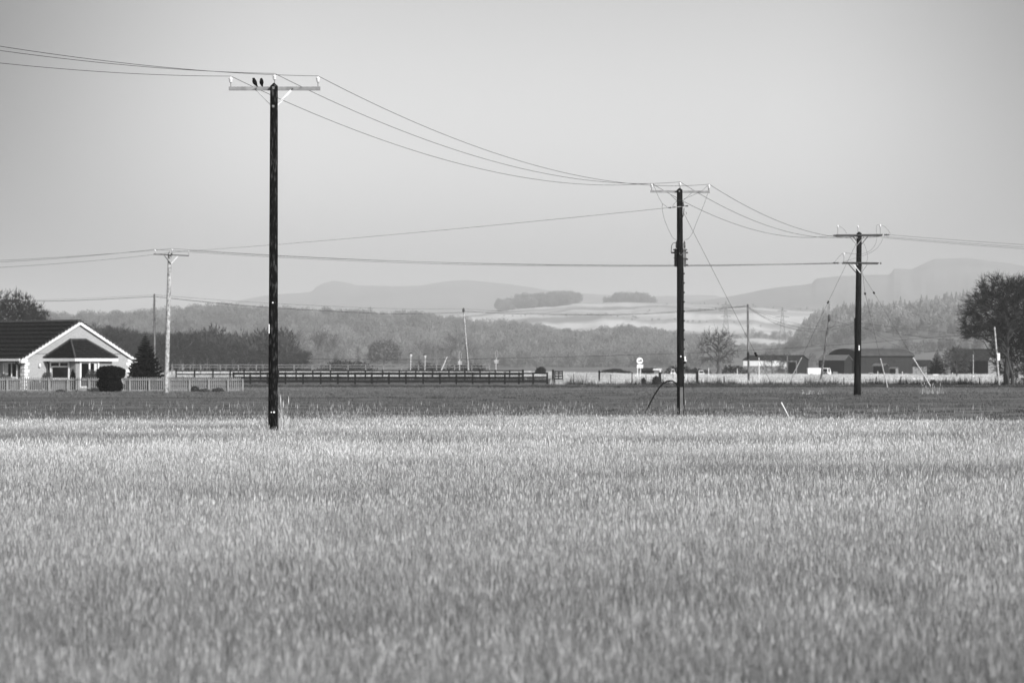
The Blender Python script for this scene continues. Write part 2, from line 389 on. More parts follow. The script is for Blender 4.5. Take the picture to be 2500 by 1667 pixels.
def grass_clump(seed, nb, rad, hmin, hmax, wd, lean=.35, heads=0.0):
    rs = np.random.RandomState(seed); V = []; Fc = []; S = []
    for i in range(nb):
        a = rs.rand() * 2 * math.pi; r = rad * math.sqrt(rs.rand()); x, y = r * math.cos(a), r * math.sin(a)
        h = hmin + (hmax - hmin) * rs.rand() ** 1.3; la = rs.rand() * 6.283; ll = lean * h * rs.rand()
        ta = rs.rand() * 6.283; dx, dy = math.cos(ta) * wd / 2, math.sin(ta) * wd / 2
        mx, my = x + math.cos(la) * ll * .35, y + math.sin(la) * ll * .35; tx, ty = x + math.cos(la) * ll, y + math.sin(la) * ll
        b = len(V); sh = rs.rand()
        V += [(x - dx, y - dy, 0), (x + dx, y + dy, 0), (mx + dx * .8, my + dy * .8, h * .55), (mx - dx * .8, my - dy * .8, h * .55), (tx, ty, h)]
        Fc += [(b, b + 1, b + 2, b + 3), (b + 3, b + 2, b + 4)]; S += [sh * .8, sh * .8, sh, sh, sh]
        if rs.rand() < heads:
            hh = h * .22; b = len(V); e = wd * 1.2
            V += [(tx, ty, h - hh * .3), (tx + dx * 2.2, ty + dy * 2.2, h + hh * .2), (tx, ty, h + hh), (tx - dx * 2.2, ty - dy * 2.2, h + hh * .2)]
            Fc += [(b, b + 1, b + 2, b + 3)]; S += [.9] * 4
    return np.array(V, float), Fc, np.array(S, float)

def spread(D0, D1, dens, margin, seed, wf=.2):
    """random points in a wedge between two distances"""
    rs = np.random.RandomState(seed); area = (D1 - D0) * (wf * (D0 + D1) + 2 * margin); n = int(area * dens)
    D = D0 + (D1 - D0) * rs.rand(int(n * 1.6)); half = wf * D + margin; keep = rs.rand(len(D)) < half / half.max(); D = D[keep][:n]; half = half[keep][:n]
    x = (rs.rand(len(D)) * 2 - 1) * half
    return x, D, rs
def meadow(name, D0, D1, dens, clumps, seed, s0=.85, s1=1.2, label=None):
    x, D, rs = spread(D0, D1, dens, 3, seed)
    px = x / D * F + 1250; k = D < edgeD(px) + (rs.rand(len(D)) - .5) * 3 + 9 * (fbm(px / 70, px * 0 + 3, 6) - .5); x, D = x[k], D[k]
    tone = .68 + .34 * fbm(x / 2.2, D / 2.5, 1) + .28 * (fbm(x / 7.0, D / 2.2, 21) - .5) * np.clip((D - 18) / 20, 0, 1) + .10 * (rs.rand(len(D)) - .5)
    dark = np.clip((fbm(x / 6.0, D / 3.2, 8, 3) - .55) * 7, 0, 1); tone = tone * (1 - .42 * dark * np.clip((D - 30) / 30, 0, 1)) * np.clip(.60 + .42 * (D - 12) / 40, .60, 1.0) * np.clip(1.06 - .16 * (D - 55) / 45, .88, 1)  # nearest grass toned darker, standing in for lens falloff
    # a faint old wheel track, greener, running across the meadow
    for c, wd, am in ((63, 1.5, .42), (43, 4.5, .20), (35, 1.6, .15), (82, 1.4, .15)):
        tone *= 1 - am * np.exp(-((D - c - 2 * fbm(x / 10, D * 0, 4)) / wd) ** 2) * np.clip(2.2 * fbm(x / 5 + c, D / 4, 12) - .25, 0, 1.5)
    z = gz(x, D) + .02
    return scatter(name, np.stack([x, D, z], 1), s0 + (s1 - s0) * rs.rand(len(D)), rs.rand(len(D)) * 6.28, tone, clumps, M['grass'], label, seed)
fine = [grass_clump(10 + i, 190, .25, .07, .25, .0030, .6, .06) for i in range(6)]
mid = [grass_clump(20 + i, 150, .38, .08, .27, .0042, .6, .06) for i in range(6)]
coarse = [grass_clump(30 + i, 130, .5, .10, .31, .0075, .55, .06) for i in range(6)]
meadow('meadow_grass', 10.5, 32, 15, fine, 1, label='tall dry meadow grass')
meadow('meadow_grass', 32, 62, 12, mid, 2, label='dry meadow grass')
meadow('meadow_grass', 62, 116, 9, coarse, 3, label='dry meadow grass')
# single tall stalks standing above the meadow, thickest along its far edge
rs = np.random.RandomState(5)
stalk = [grass_clump(40 + i, 7, .5, .30, .72, .005, .25, .4) for i in range(5)]
px = rs.rand(6500) * 3000 - 250; D = edgeD(px) - 12 * rs.rand(6500) ** 1.3 + 1.5
keepr = rs.rand(6500) < (.06 + 1.3 * fbm(px / 45, D / 50, 6) ** 2) * np.interp(px, [-250, 300, 900, 1900, 2300, 2750], [.45, .55, 1, 1, .6, .5]); px, D = px[keepr], D[keepr]
x = (px - 1250) / F * D
scatter('tall_grass_stalks', np.stack([x, D, gz(x, D)], 1),   .55 + .6 * rs.rand(len(x)) ** 2.2, rs.rand(len(x)) * 6.28, .38 + .35 * rs.rand(len(x)), stalk, M['grass'], seed=4, label='tall dry stalks at the meadow edge')
# young crop
tuft = [grass_clump(50 + i, 26, .45, .03, .11, .03, .6) for i in range(4)]
x, D, rs = spread(96, 232, .75, 4, 11); px = x / D * F + 1250; k = D > edgeD(px) - 1; x, D = x[k], D[k]
scatter('crop_shoots', np.stack([x, D, gz(x, D) + .045], 1), .8 + .5 * rs.rand(len(x)), rs.rand(len(x)) * 6.28, (.62 + .75 * fbm(x / 16, D / 3.0, 2)) * np.clip(.62 + .5 * (D - 112) / 75, .62, 1.12) * (1 - .35 * np.exp(-((D % 23) - 11) ** 2 / 2.0)), tuft, M['cropgrass'], seed=6, label='short crop shoots')
# verge tufts
vt = [grass_clump(60 + i, 30, .5, .1, .38, .03, .7) for i in range(4)]
x, D, rs = spread(229, 263, .9, 6, 12)
scatter('verge_grass', np.stack([x, D, gz(x, D) + .05], 1), .3 + .55 * rs.rand(len(x)) ** 2, rs.rand(len(x)) * 6.28, .35 + 1.1 * fbm(x / 4, D / 4, 5), vt, M['vergegrass'], seed=7, label='rough verge grass')
x, D, rs = spread(290, 350, .9, 6, 13); k = np.where(x / D * F + 1250 < 1385, D > 316, D < 306); x, D = x[k], D[k]
scatter('verge_grass', np.stack([x, D, gz(x, D) + .03], 1), .5 + 1.0 * rs.rand(len(x)) ** 2, rs.rand(len(x)) * 6.28, .4 + 1.1 * fbm(x / 4, D / 6, 9), vt, M['vergegrass'], seed=8, label='rough grass beyond the track')
# pale dead grass field
pg = [grass_clump(70 + i, 34, .6, .3, .62, .05, .5) for i in range(5)]
x, D, rs = spread(300, 440, 1.0, 8, 14); px = x / D * F + 1250
k = (px > 1380 + 30 * np.sin(D)) | ((D > 350) & (px > 420)); x, D = x[k], D[k]
px = x / D * F + 1250
scatter('pale_grass', np.stack([x, D, gz(x, D) + .04], 1), .7 + .5 * rs.rand(len(x)), rs.rand(len(x)) * 6.28, (.55 + .8 * fbm(x / 5, D / 9, 5)) * np.where(px < 1500, .85, 1.0), pg, M['palegrass'], seed=9, label='pale dead grass field')

wd_ = [grass_clump(80 + i, 14, .7, .25, .95, .03, .4) for i in range(4)]
rs = np.random.RandomState(91); px = 1385 + 1300 * rs.rand(520); D = 288 + 9 * rs.rand(520); k = fbm(px / 28, D / 40, 4) > .5; px, D = px[k], D[k]; x = (px - 1250) / F * D
scatter('dark_weeds', np.stack([x, D, gz(x, D)], 1), .5 + .8 * rs.rand(len(x)), rs.rand(len(x)) * 6.28, .3 + .9 * rs.rand(len(x)), wd_, M['vergegrass'], seed=10, label='dark weeds along the edge of the pale field')
# ------------------------------------------------------------------ far woods
def far_tree(seed, H, Wd, n, sz, conifer=False):
    rs = np.random.RandomState(seed); V = []; Fc = []; S = []
    for i in range(n):
        if conifer:
            t = rs.rand() ** .8; rr = Wd / 2 * (1 - t) * (.4 + .6 * rs.rand()); a = rs.rand() * 6.283; c = np.array([rr * math.cos(a), rr * math.sin(a), H * (.08 + .92 * t)])
        else:
            u = rs.randn(3); u /= np.linalg.norm(u); q = rs.rand() ** .4
            c = np.array([u[0] * Wd / 2 * q, u[1] * Wd / 2 * q, H * .58 + u[2] * H * .42 * q])
        d = np.array([c[0], c[1], (c[2] - H * .3) * 1.1]) + rs.randn(3) * .3 * Wd / 3; d /= np.linalg.norm(d) + 1e-6
        if conifer: d = np.array([c[0], c[1], -.3 * Wd / 3]); d /= np.linalg.norm(d) + 1e-6
        s = np.cross(d, rs.randn(3)); s /= np.linalg.norm(s) + 1e-6
        b = len(V); V += [tuple(c - s * sz * .32), tuple(c + s * sz * .32), tuple(c + d * sz * 1.6)]; Fc.append((b, b + 1, b + 2)); S += [rs.rand()] * 3
    b = len(V); r = H * .012 + .04
    V += [(-r, 0, 0), (r, 0, 0), (0, 0, H * .9), (0, -r, 0), (0, r, 0)]; Fc += [(b, b + 1, b + 2), (b + 3, b + 4, b + 2)]; S += [.9] * 5
    return np.array(V, float), Fc, np.array(S, float)
ft = [far_tree(100 + i, 9 + 2 * (i % 3), 7 + (i % 2) * 2, 330, .75) for i in range(6)]
fc = [far_tree(110 + i, 10 + 3 * (i % 3), 5, 260, .8, True) for i in range(4)]
def wood(name, key, n, D0, D1, p0, p1, cl, s0, s1, seed, label, tone=1.0, base=None):
    rs = np.random.RandomState(seed); D = D0 + (D1 - D0) * rs.rand(n); px = p0 + (p1 - p0) * rs.rand(n); x = (px - 1250) / F * D
    z = ridge_z(key, px, D) if key else gz(x, D); g = gz(x, D); z = np.maximum(z, g) - .3
    sc_ = s0 + (s1 - s0) * rs.rand(n) * (0.4 + fbm(px / 40, D / 200, 3))
    tn = tone * (.7 + .5 * rs.rand(n)) * (.55 + .95 * fbm(px / 45, D / 70, 14))
    return scatter(name, np.stack([x, D, z], 1), sc_, rs.rand(n) * 6.28, tn, cl, M['farwood'], label, seed)
wood('far_woodland', 'wood_hill', 9500, 1750, 2640, -700, 1780, ft, .75, 1.25, 21, 'hazy bare woodland covering the low hill')
wood('far_woodland', 'wood_hill', 1500, 2100, 2600, 1780, 3000, ft, .6, 1.0, 22, 'hazy hedgerow trees on the far plain')
wood('far_forest', 'forest_hill', 3600, 1750, 2330, 1952, 3000, ft[:4] + fc, .7, 1.15, 23, 'hazy mixed forest on the eastern slope', tone=1.6)
wood('far_forest', 'forest_hill', 70, 1900, 2250, 1895, 1960, ft, .5, .9, 24, 'loose trees at the left end of the eastern forest', tone=1.6)
rs = np.random.RandomState(31)
def plantation(name, p0, p1, dfront, dback, n, h, seed, label):
    wood(name, 'field_hill', n, dfront, dback, p0, p1, fc[:1] + ft, h * .7, h * 1.15, seed, label, tone=.8)
plantation('hill_plantation', 1262, 1395, 3950, 4250, 760, 1.45, 33, 'dark plantation wood on the pale hill, left of the two')
plantation('hill_plantation', 1216, 1252, 3900, 4200, 110, 1.3, 38, 'lower end of the left plantation, beyond its gap')
plantation('hill_plantation', 1395, 1415, 4150, 4250, 30, 1.4, 36, 'loose trees at the end of the left plantation')
plantation('hill_plantation', 1500, 1580, 4230, 4380, 420, 1.25, 34, 'dark plantation wood on the pale hill, right of the two')
plantation('hill_plantation', 1475, 1600, 4250, 4380, 240, .85, 35, 'low scrub around the right plantation')
wood('far_woodland', None, 420, 620, 900, 180, 700, ft, .55, .85, 37, 'dark scrub wood behind the paddocks', tone=.3)

def hedge(name, key, pts, n, sc0, seed, label):
    rs = np.random.RandomState(seed); t = np.sort(rs.rand(n)); px = np.interp(t, np.linspace(0, 1, len(pts)), [p[0] for p in pts]) + rs.randn(n) * .6
    D = np.interp(t, np.linspace(0, 1, len(pts)), [p[1] for p in pts]) + rs.randn(n) * 5; x = (px - 1250) / F * D; z = np.maximum(ridge_z(key, px, D), gz(x, D)) - .2
    scatter(name, np.stack([x, D, z], 1), sc0 * (.3 + 1.2 * rs.rand(n) ** 2), rs.rand(n) * 6.28, .5 + .5 * rs.rand(n), ft, M['farwood'], label, seed)
hedge('hedge_line', 'field_hill', [(1180, 3700), (1420, 3620), (1650, 3500), (1900, 3400)], 90, .26, 41, 'faint hedge running across the pale hill')
hedge('hedge_line', 'field_hill', [(1500, 3300), (1640, 3900), (1760, 4250)], 40, .25, 42, 'faint hedge climbing the pale hill')
hedge('hedge_line', 'field_hill', [(1700, 3750), (1830, 3900), (2000, 3950)], 50, .32, 43, 'faint hedge on the right of the pale hill')
hedge('hedge_line', 'field_hill', [(1640, 3150), (1780, 3200), (1930, 3250)], 120, .6, 44, 'hedgerow trees at the foot of the pale hill')
hedge('hedge_line', 'forest_hill', [(1990, 1650), (2150, 1700), (2330, 1640), (2500, 1700)], 110, .55, 45, 'hedge below the eastern forest')
hedge('hedge_line', 'forest_hill', [(1850, 1380), (2100, 1450), (2300, 1500), (2450, 1450)], 130, .6, 46, 'second hedge below the eastern forest')
# ------------------------------------------------------------------ bare trees
def dome_tree(seed, H, Rx, zc, Rz, n1=14, n2=150, n3=1500, tw=4, trunk_r=.3, twig_r=.016, lean=0.0, fork=.22, low=-.75, Ry=None):
    """bare tree whose limbs, branches and twigs reach into a dome of half-width Rx centred at height zc"""
    rs = np.random.RandomState(seed); T = MB(); C = MB(); Ry = Ry or Rx * .8; c0 = np.array([lean, 0, zc])
    def rnd(n, a, b):
        out = []
        while len(out) < n:
            u = rs.randn(3); u /= np.linalg.norm(u)
            if u[2] < low: continue
            q = a + (b - a) * rs.rand(); q *= .80 + .36 * vnoise(u[0] * 2.2 + 4, u[2] * 2.2 + u[1] + 7, seed)
            out.append(c0 + u * np.array([Rx, Ry, Rz]) * q)
        return np.array(out)
    def path(p, q, d0, n, wob):
        L = np.linalg.norm(q - p); m = p + d0 * L * .45; P = []
        for t in np.linspace(0, 1, n + 1):
            w = rs.randn(3) * wob * L * math.sin(t * math.pi) * .5; P.append((1 - t) ** 2 * p + 2 * t * (1 - t) * m + t * t * q + w)
        return np.array(P)
    base = np.array([0., 0, -.2]); top = np.array([lean * .5, 0, H * .80]); tp = path(base, top, np.array([0, 0, 1.]), 9, .02)
    T.tube(tp.tolist(), [trunk_r * (1 - .9 * (i / 9) ** .8) for i in range(10)], 8, cap=False)
    def nearest(pts, starts, q):
        d = starts - q; sc_ = np.sqrt((d ** 2).sum(1)) + .6 * np.clip(starts[:, 2] - q[2], 0, 9); return int(np.argmin(sc_))
    lv = []; P1 = rnd(n1, .40, .62)
    for q in P1:
        hgt = max(H * fork, min(H * .62, q[2] - .55 * math.hypot(q[0], q[1]))); f = min(hgt / (H * .8), .95) * 9; i = int(f); p = tp[i] + (tp[i + 1] - tp[i]) * (f - i)
        d = (q - p) / np.linalg.norm(q - p) * .6 + np.array([0, 0, .6]) * (.2 + .8 * rs.rand()); pt = path(p, q, d, 6, .10)
        T.tube(pt.tolist(), [trunk_r * (.42 - .28 * k / 6) for k in range(7)], 5, cap=False); lv.append(pt[2:])
    for (cnt, a, b, r0, r1, M_, nseg, ns) in ((n2, .50, .86, trunk_r * .13, trunk_r * .05, C, 4, 4), (n3, .55, 1.0, max(trunk_r * .055, twig_r * 1.3), twig_r, C, 3, 3)):
        st = np.concatenate(lv + [tp[4:]]) if cnt == n2 else np.concatenate(lv); Q = rnd(cnt, a, b); nl = []
        for q in Q:
            p = st[nearest(None, st, q)]; v = q - p; L = np.linalg.norm(v)
            if L < .15: continue
            out_ = (q - c0); out_ /= np.linalg.norm(out_) + 1e-6
            pt = path(p, q, v / L * .7 + np.array([0, 0, .25]) + rs.randn(3) * .15, nseg, .10); M_.tube(pt.tolist(), [r0 + (r1 - r0) * k / nseg for k in range(nseg + 1)], ns, cap=False); nl.append(pt[1:])
            if cnt == n3:
                for k in range(tw):
                    j = rs.randint(1, nseg + 1); d = v / L * .6 + out_ * .6 + rs.randn(3) * .45 + np.array([0, 0, .15]); d /= np.linalg.norm(d); Lt = (.25 + .5 * rs.rand()) * H * .075
                    C.tube([pt[j].tolist(), (pt[j] + d * Lt).tolist()], [twig_r * .9, twig_r * .5], 3, cap=False)
        lv = nl
    return T, C
def bare_tree_meshes(seed, H, spreadw, lv=(7, 7, 6, 5), trunk_r=.22, lean=(0, 0), up=.25, first=.25, forks=None, wind=(0, 0), twig_r=.012, droop=0):
    rs = random.Random(seed); T = MB(); C = MB()
    def grow(p, d, L, r, lev):
        nseg = 5 if lev == 0 else (4 if lev < 3 else 2)
        pts = [p]; rad = [r]; dirs = [d]; cur = Vector(p); dd = Vector(d)
        for i in range(nseg):
            jit = .10 if lev == 0 else .28
            dd = (dd + Vector((rs.uniform(-jit, jit) + wind[0] * .05, rs.uniform(-jit, jit), rs.uniform(-jit, jit) + up * (.12 if lev > 0 else .1) - droop * (lev > 2)))).normalized()
            cur = cur + dd * L / nseg; pts.append(cur.copy()); rad.append(max(r * (1 - .8 * (i + 1) / nseg), twig_r * .6)); dirs.append(dd.copy())
        (T if lev < 2 else C).tube(pts, rad, 7 if lev == 0 else (5 if lev == 1 else 3), cap=False)
        if lev >= len(lv): return
        for k in range(lv[lev]):
            t = (first if lev == 0 else .2) + (1 - (first if lev == 0 else .2)) * (k + rs.random() * .8) / lv[lev]
            t = min(t, .98); i = min(int(t * nseg), nseg - 1); f = t * nseg - i
            q = pts[i].lerp(pts[i + 1], f); az = rs.uniform(0, 6.283)
            base = dirs[i + 1]; s = base.cross(Vector((math.cos(az), math.sin(az), .3)));
            if s.length < .05: s = Vector((1, 0, 0))
            s.normalize(); ang = rs.uniform(.55, 1.0) if lev == 0 else rs.uniform(.45, .95)
            nd = (base * math.cos(ang) + s * math.sin(ang)).normalized()
            if lev == 0: nd = Vector((nd.x * spreadw, nd.y * spreadw, nd.z)).normalized()
            rr = rad[i] * rs.uniform(.5, .7)
            LL = L * (rs.uniform(.62, .85) * (1.15 - .55 * t) if lev == 0 else (rs.uniform(.5, .74) if lev < 3 else rs.uniform(.55, .9)) * (1.15 - .4 * t))
            grow(q, nd, LL, rr, lev + 1)
    grow(Vector((0, 0, -.2)), Vector((lean[0], lean[1], 1)).normalized(), H * .72, trunk_r, 0)
    # rescale so that the tree really is H high
    top = max([v[2] for v in C.v + T.v]); k = H / top
    for b in (T, C): b.v = [(v[0] * k, v[1] * k, v[2] * k) for v in b.v]
    return T, C
def place_tree(name, T, C, mt, mc, label, px, D, z=None, group=None, rot=0, scale=1, cat='tree'):
    x = (px - 1250) / F * D; zz = gzf(x, D) if z is None else z; loc = (x, D, zz)
    t = thing(name, label, cat, loc, group); t.rotation_euler = (0, 0, rot)
    if isinstance(T, MB):
        for b in (T, C): b.v = [(v[0] + loc[0], v[1] + loc[1], v[2] + loc[2]) for v in b.v]
        a = part('trunk', T, mt, t); c = part('crown', C, mc, t); KIDS[t.name] = [a, c]; t['_me'] = 1
    return t

# big dark tree at the right edge
T, C = dome_tree(3, 11.9, 5.0, 7.3, 4.3, 20, 260, 3000, 5, .36, .014, low=-.6, lean=.2)
place_tree('bare_tree', T, C, M['bark'], M['twig'], 'biggest dark bare tree at the right edge of the field', 2458, 282)
T, C = dome_tree(14, 11.5, 3.8, 6.4, 5.1, 14, 160, 1500, 5, .3, .018, low=-.9)
place_tree('bare_tree', T, C, M['bark'], M['twig'], 'dark bare tree standing close behind the biggest one, cut by the right edge', 2505, 290)
T, C = dome_tree(27, 7.2, 2.5, 3.6, 3.5, 12, 120, 1100, 5, .16, .018, low=-1)
place_tree('bare_tree', T, C, M['bark'], M['twig'], 'low dark bare thicket tree at the foot of the biggest tree', 2470, 286)
T, C = dome_tree(29, 6.6, 2.3, 5.2, 1.05, 7, 60, 480, 5, .2, .014, lean=-3.2, low=-.7)
place_tree('bare_tree', T, C, M['bark'], M['twig'], 'bare tree leaning far left out of the foot of the biggest tree', 2474, 281)
# gnarled bare tree right of the middle pole
T, C = dome_tree(41, 8.9, 4.0, 4.4, 4.3, 13, 75, 420, 4, .5, .020, lean=-.5, fork=.12, low=-.75)
place_tree('bare_tree', T, C, M['barkmid'], M['twigmid'], 'gnarled wide bare tree between the middle pole and the white farm building', 1757, 450)
T, C = bare_tree_meshes(43, 3.9, 1.3, (7, 6, 5, 4), .12, up=.3, first=.15, twig_r=.022)
place_tree('bare_tree', T, C, M['barkmid'], M['twigmid'], 'small bare tree in front of the white farm building', 1887, 440)
T, C = dome_tree(44, 4.8, 2.3, 2.6, 2.2, 12, 90, 800, 4, .12, .022)
place_tree('bare_tree', T, C, M['barkmid'], M['twigmid'], 'round bare tree between the low conifer and the stone cottage', 2335, 380)
# left mass of bare trees behind the house roof
leftm = []
for i, (pxx, Dx, H, sd_) in enumerate([(30, 380, 11.4, 51), (64, 400, 11.4, 52), (-14, 370, 11.6, 53), (90, 420, 10.2, 54), (116, 440, 8.0, 55)]):
    T, C = dome_tree(sd_, H, 2.4, H * .62, H * .40, 10, 80, 800, 4, .22, .030)
    lab = ['bare tree behind the house roof, second from the left edge', 'bare tree behind the house roof, third from the left edge', 'bare tree behind the house roof, cut by the left edge', 'lower bare tree behind the house roof, fourth from the left edge', 'lowest bare tree above the house roof, nearest to the gable'][i]
    place_tree('bare_tree', T, C, M['bark'], M['twig'], lab, pxx, Dx, group='bare trees behind the house')
# round hazy tree and small conifers beyond the paddocks
T, C = dome_tree(61, 10.5, 6.6, 5.6, 5.0, 14, 110, 900, 4, .3, .05, fork=.1)
place_tree('bare_tree', T, C, M['barkmid'], M['twigmid'], 'round hazy bare tree beyond the paddock, left of the street lamp', 938, 930)

# belt of dark birches behind the paddocks: every tree a thing, four shapes shared
proto = []
for i in range(4):
    T, C = bare_tree_meshes(70 + i, 10, .8, (8, 7, 5, 4), .10, up=.5, first=.15, twig_r=.045)
    proto.append((T.mesh('trunk', M['birch']), C.mesh('crown', M['twig'])))
wl = [(227, 792), (248, 785), (277, 790), (311, 799), (369, 805), (396, 805), (422, 808), (448, 803), (488, 808), (522, 812), (546, 821), (580, 828), (620, 834), (700, 838), (735, 845), (756, 872)]
rs = np.random.RandomState(77)
for row, (D0, step, k) in enumerate([(680, 17, 1.0), (610, 21, .88), (560, 30, .62)]):
    pxx = 205 + row * 5
    while pxx < 748:
        ytop = np.interp(pxx, [a for a, b in wl], [b for a, b in wl]); D = D0 + rs.rand() * 30
        x = (pxx - 1250) / F * D; g = gzf(x, D); H = max((CZ + (YH - ytop) / F * D - g) * k * (.93 + .14 * rs.rand()), 2.5)
        wh = ['behind the house gable', 'behind the spruce', 'just right of the pale pole', 'above the end of the paling fence', 'just left of the nearest dark pole', 'right of the nearest dark pole'][int(np.searchsorted([318, 400, 480, 590, 667], pxx))]
        t = thing('birch_tree', '%s birch, %s row of dark belt %s' % ('tall' if H > 9.5 else ('middling' if H > 7 else 'short'), ['rear', 'middle', 'front'][row], wh), 'tree', (x, D, g), 'birches behind the paddock')
        t.scale = (H / 10 * 1.25, H / 10 * 1.25, H / 10); t.rotation_euler = (0, 0, rs.rand() * 6.28)
        tm, cm = proto[rs.randint(4)]
        for nm, me in (('trunk', tm), ('crown', cm)):
            o = bpy.data.objects.new(nm, me); COL.objects.link(o); o.parent = t
        pxx += step * (.75 + .5 * rs.rand())
# pale slender birches and spindly trees further off
tall = []
for i in range(3):
    T, C = bare_tree_meshes(90 + i, 10, .7, (7, 6, 5), .12, up=.5, first=.3, twig_r=.05)
    tall.append((T.mesh('trunk', M['birch']), C.mesh('crown', M['twigmid'])))
sl = ['leftmost of three tall spindly trees right of the nearest pole', 'middle of three tall spindly trees right of the nearest pole', 'rightmost of three tall spindly trees right of the nearest pole', 'pale-stemmed tree just left of the right lamp post', 'pale-stemmed tree just right of the right lamp post', 'second pale-stemmed tree right of the lamp posts', 'third pale-stemmed tree, beside the leaning white stick', 'fourth pale-stemmed tree, beside the leaning white stick', 'tallest hazy tree behind the left grey sign back', 'hazy tree just right of the pale leaning pole', 'hazy tree close to the right edge of the nearest pole', 'hazy tree above the right end of the dark birch belt']
for sli, (pxx, yt) in enumerate([(778, 790), (790, 800), (806, 812), (1030, 830), (1052, 835), (1068, 838), (1085, 832), (1097, 828), (1118, 800), (1155, 830), (690, 790), (720, 800)]):
    D = 1050 + 60 * rs.rand(); x = (pxx - 1250) / F * D; g = gzf(x, D); H = CZ + (YH - yt) / F * D - g
    t = thing('birch_tree', sl[sli], 'tree', (x, D, g), 'slender trees on the plain'); t.scale = (H / 10,) * 3; t.rotation_euler = (0, 0, rs.rand() * 6.28)
    tm, cm = tall[rs.randint(3)]
    for nm, me in (('trunk', tm), ('crown', cm)):
        o = bpy.data.objects.new(nm, me); COL.objects.link(o); o.parent = t
# crest trees standing out of the low hill wood
for pxx, yt, lab in [(1325, 792, 'round hazy crest tree left of the gap in the low wood'), (1381, 800, 'round hazy tree at the left side of the dip in the low wood'), (1405, 805, 'small hazy tree in the dip of the low wood'), (1530, 799, 'round hazy tree on the highest part of the wood left of the middle pole'), (1588, 797, 'tall hazy crest tree, first left of the road sign top'), (1618, 802, 'hazy crest tree, second from the middle pole'), (1645, 810, 'low hazy crest tree touching the left of the middle pole')]:
    D = 2560; x = (pxx - 1250) / F * D; g = float(ridge_z('wood_hill', np.array(pxx), np.array(D))); H = max(CZ + (YH - yt) / F * D - g, 6)
    t = thing('bare_tree', lab, 'tree', (x, D, g), 'crest trees on the low hill'); t.scale = (H / 10 * 1.4, H / 10 * 1.4, H / 10); t.rotation_euler = (0, 0, rs.rand() * 6.28)
    tm, cm = proto[rs.randint(4)]
    for nm, me in (('trunk', tm), ('crown', cm)):
        o = bpy.data.objects.new(nm, me); COL.objects.link(o); o.parent = t

# ------------------------------------------------------------------ conifers, bushes
def conifer(seed, H, Rr, nwh=26, per=9, seg=7):
    rs = random.Random(seed); N = MB(); T = MB(); T.tube([(0, 0, -.1), (0, 0, H * .97)], [Rr * .05, .01], 6, cap=False)
    for i in range(nwh):
        t = i / nwh; z = H * (.04 + .95 * t); rr = Rr * (1 - t) ** .85 * (1.0 if t > .08 else .9)
        for k in range(per):
            a = rs.uniform(0, 6.283); L = rr * rs.uniform(.75, 1.12) + .06; d = Vector((math.cos(a), math.sin(a), 0)); s = Vector((-d.y, d.x, 0))
            for j in range(seg):
                f = (j + .5) / seg; c = d * L * f + Vector((0, 0, z - .22 * L * math.sin(f * 2.4) + .10 * L * f * f))
                wdt = L * .26 * (1 - f * .75) + .03
                for sg in (-1, 1):
                    e = c + s * sg * wdt * rs.uniform(.7, 1.2) + d * L * .14 + Vector((0, 0, rs.uniform(-.08, .04) * L - .03))
                    N.add([c - d * L * .08 + Vector((0, 0, .03)), c + d * L * .10 + Vector((0, 0, -.05 * L)), e], [(0, 1, 2)])
                N.add([c, c + d * L * .2, c + d * .06 * L + Vector((0, 0, -.12 * L - .04))], [(0, 1, 2)])
    for k in range(5): N.add([(0, 0, H * .93), (.03, 0, H * .96), (rs.uniform(-.05, .05), 0, H * 1.03)], [(0, 1, 2)])
    return T, N
def place2(name, T, N, n1, n2, m1, m2, label, cat, loc, group=None):
    t = thing(name, label, cat, loc, group)
    for b in (T, N): b.v = [(v[0] + loc[0], v[1] + loc[1], v[2] + loc[2]) for v in b.v]
    if T.v: part(n1, T, m1, t)
    part(n2, N, m2, t); return t
def on(px, D): x = (px - 1250) / F * D; return (x, D, gzf(x, D))
T, N = conifer(5, 3.95, 1.55, 30, 14, 7)
place2('spruce_tree', T, N, 'trunk', 'crown', M['bark'], M['needle'], 'dark spruce in the garden just right of the house gable', 'tree', on(355, 196))
T, N = conifer(6, 4.0, 1.6, 24, 10, 6)
place2('conifer_tree', T, N, 'trunk', 'crown', M['bark'], M['needle'], 'dark conifer right of the curved-roof barn', 'tree', on(2288, 400))
T, N = conifer(7, 8.0, 2.0, 18, 8, 5)
place2('conifer_tree', T, N, 'trunk', 'crown', M['bark'], M['gorse'], 'hazy small conifer left of the round hazy tree', 'tree', on(874, 900))
T, N = conifer(8, 5.5, 2.4, 16, 8, 5)
place2('conifer_tree', T, N, 'trunk', 'crown', M['bark'], M['gorse'], 'low hazy conifer, leftmost on the plain behind the gorse', 'tree', on(820, 880))
T, N = conifer(9, 4.6, 1.5, 14, 8, 5)
place2('conifer_tree', T, N, 'trunk', 'crown', M['bark'], M['gorse'], 'thin hazy conifer beside the second lamp post', 'tree', on(1024, 800))

def bushcloud(c, rad, n, sz, seed, flat=.3, power=.45):
    rs = np.random.RandomState(seed); b = MB()
    for i in range(n):
        u = rs.randn(3); u /= np.linalg.norm(u); q = rs.rand() ** power
        bump = .86 + .22 * vnoise(u[0] * 3 + 5, u[2] * 3 + 9 + u[1] * 2, seed)
        p = np.array(c) + u * np.array(rad) * q * bump
        if p[2] < c[2] - rad[2] * (1 - flat * .0): continue
        d = rs.randn(3); d /= np.linalg.norm(d); s = np.cross(d, rs.randn(3)); s /= np.linalg.norm(s) + 1e-6; z = sz * (.6 + .8 * rs.rand())
        b.add([p - s * z * .5, p + s * z * .5, p + d * z], [(0, 1, 2)])
    return b
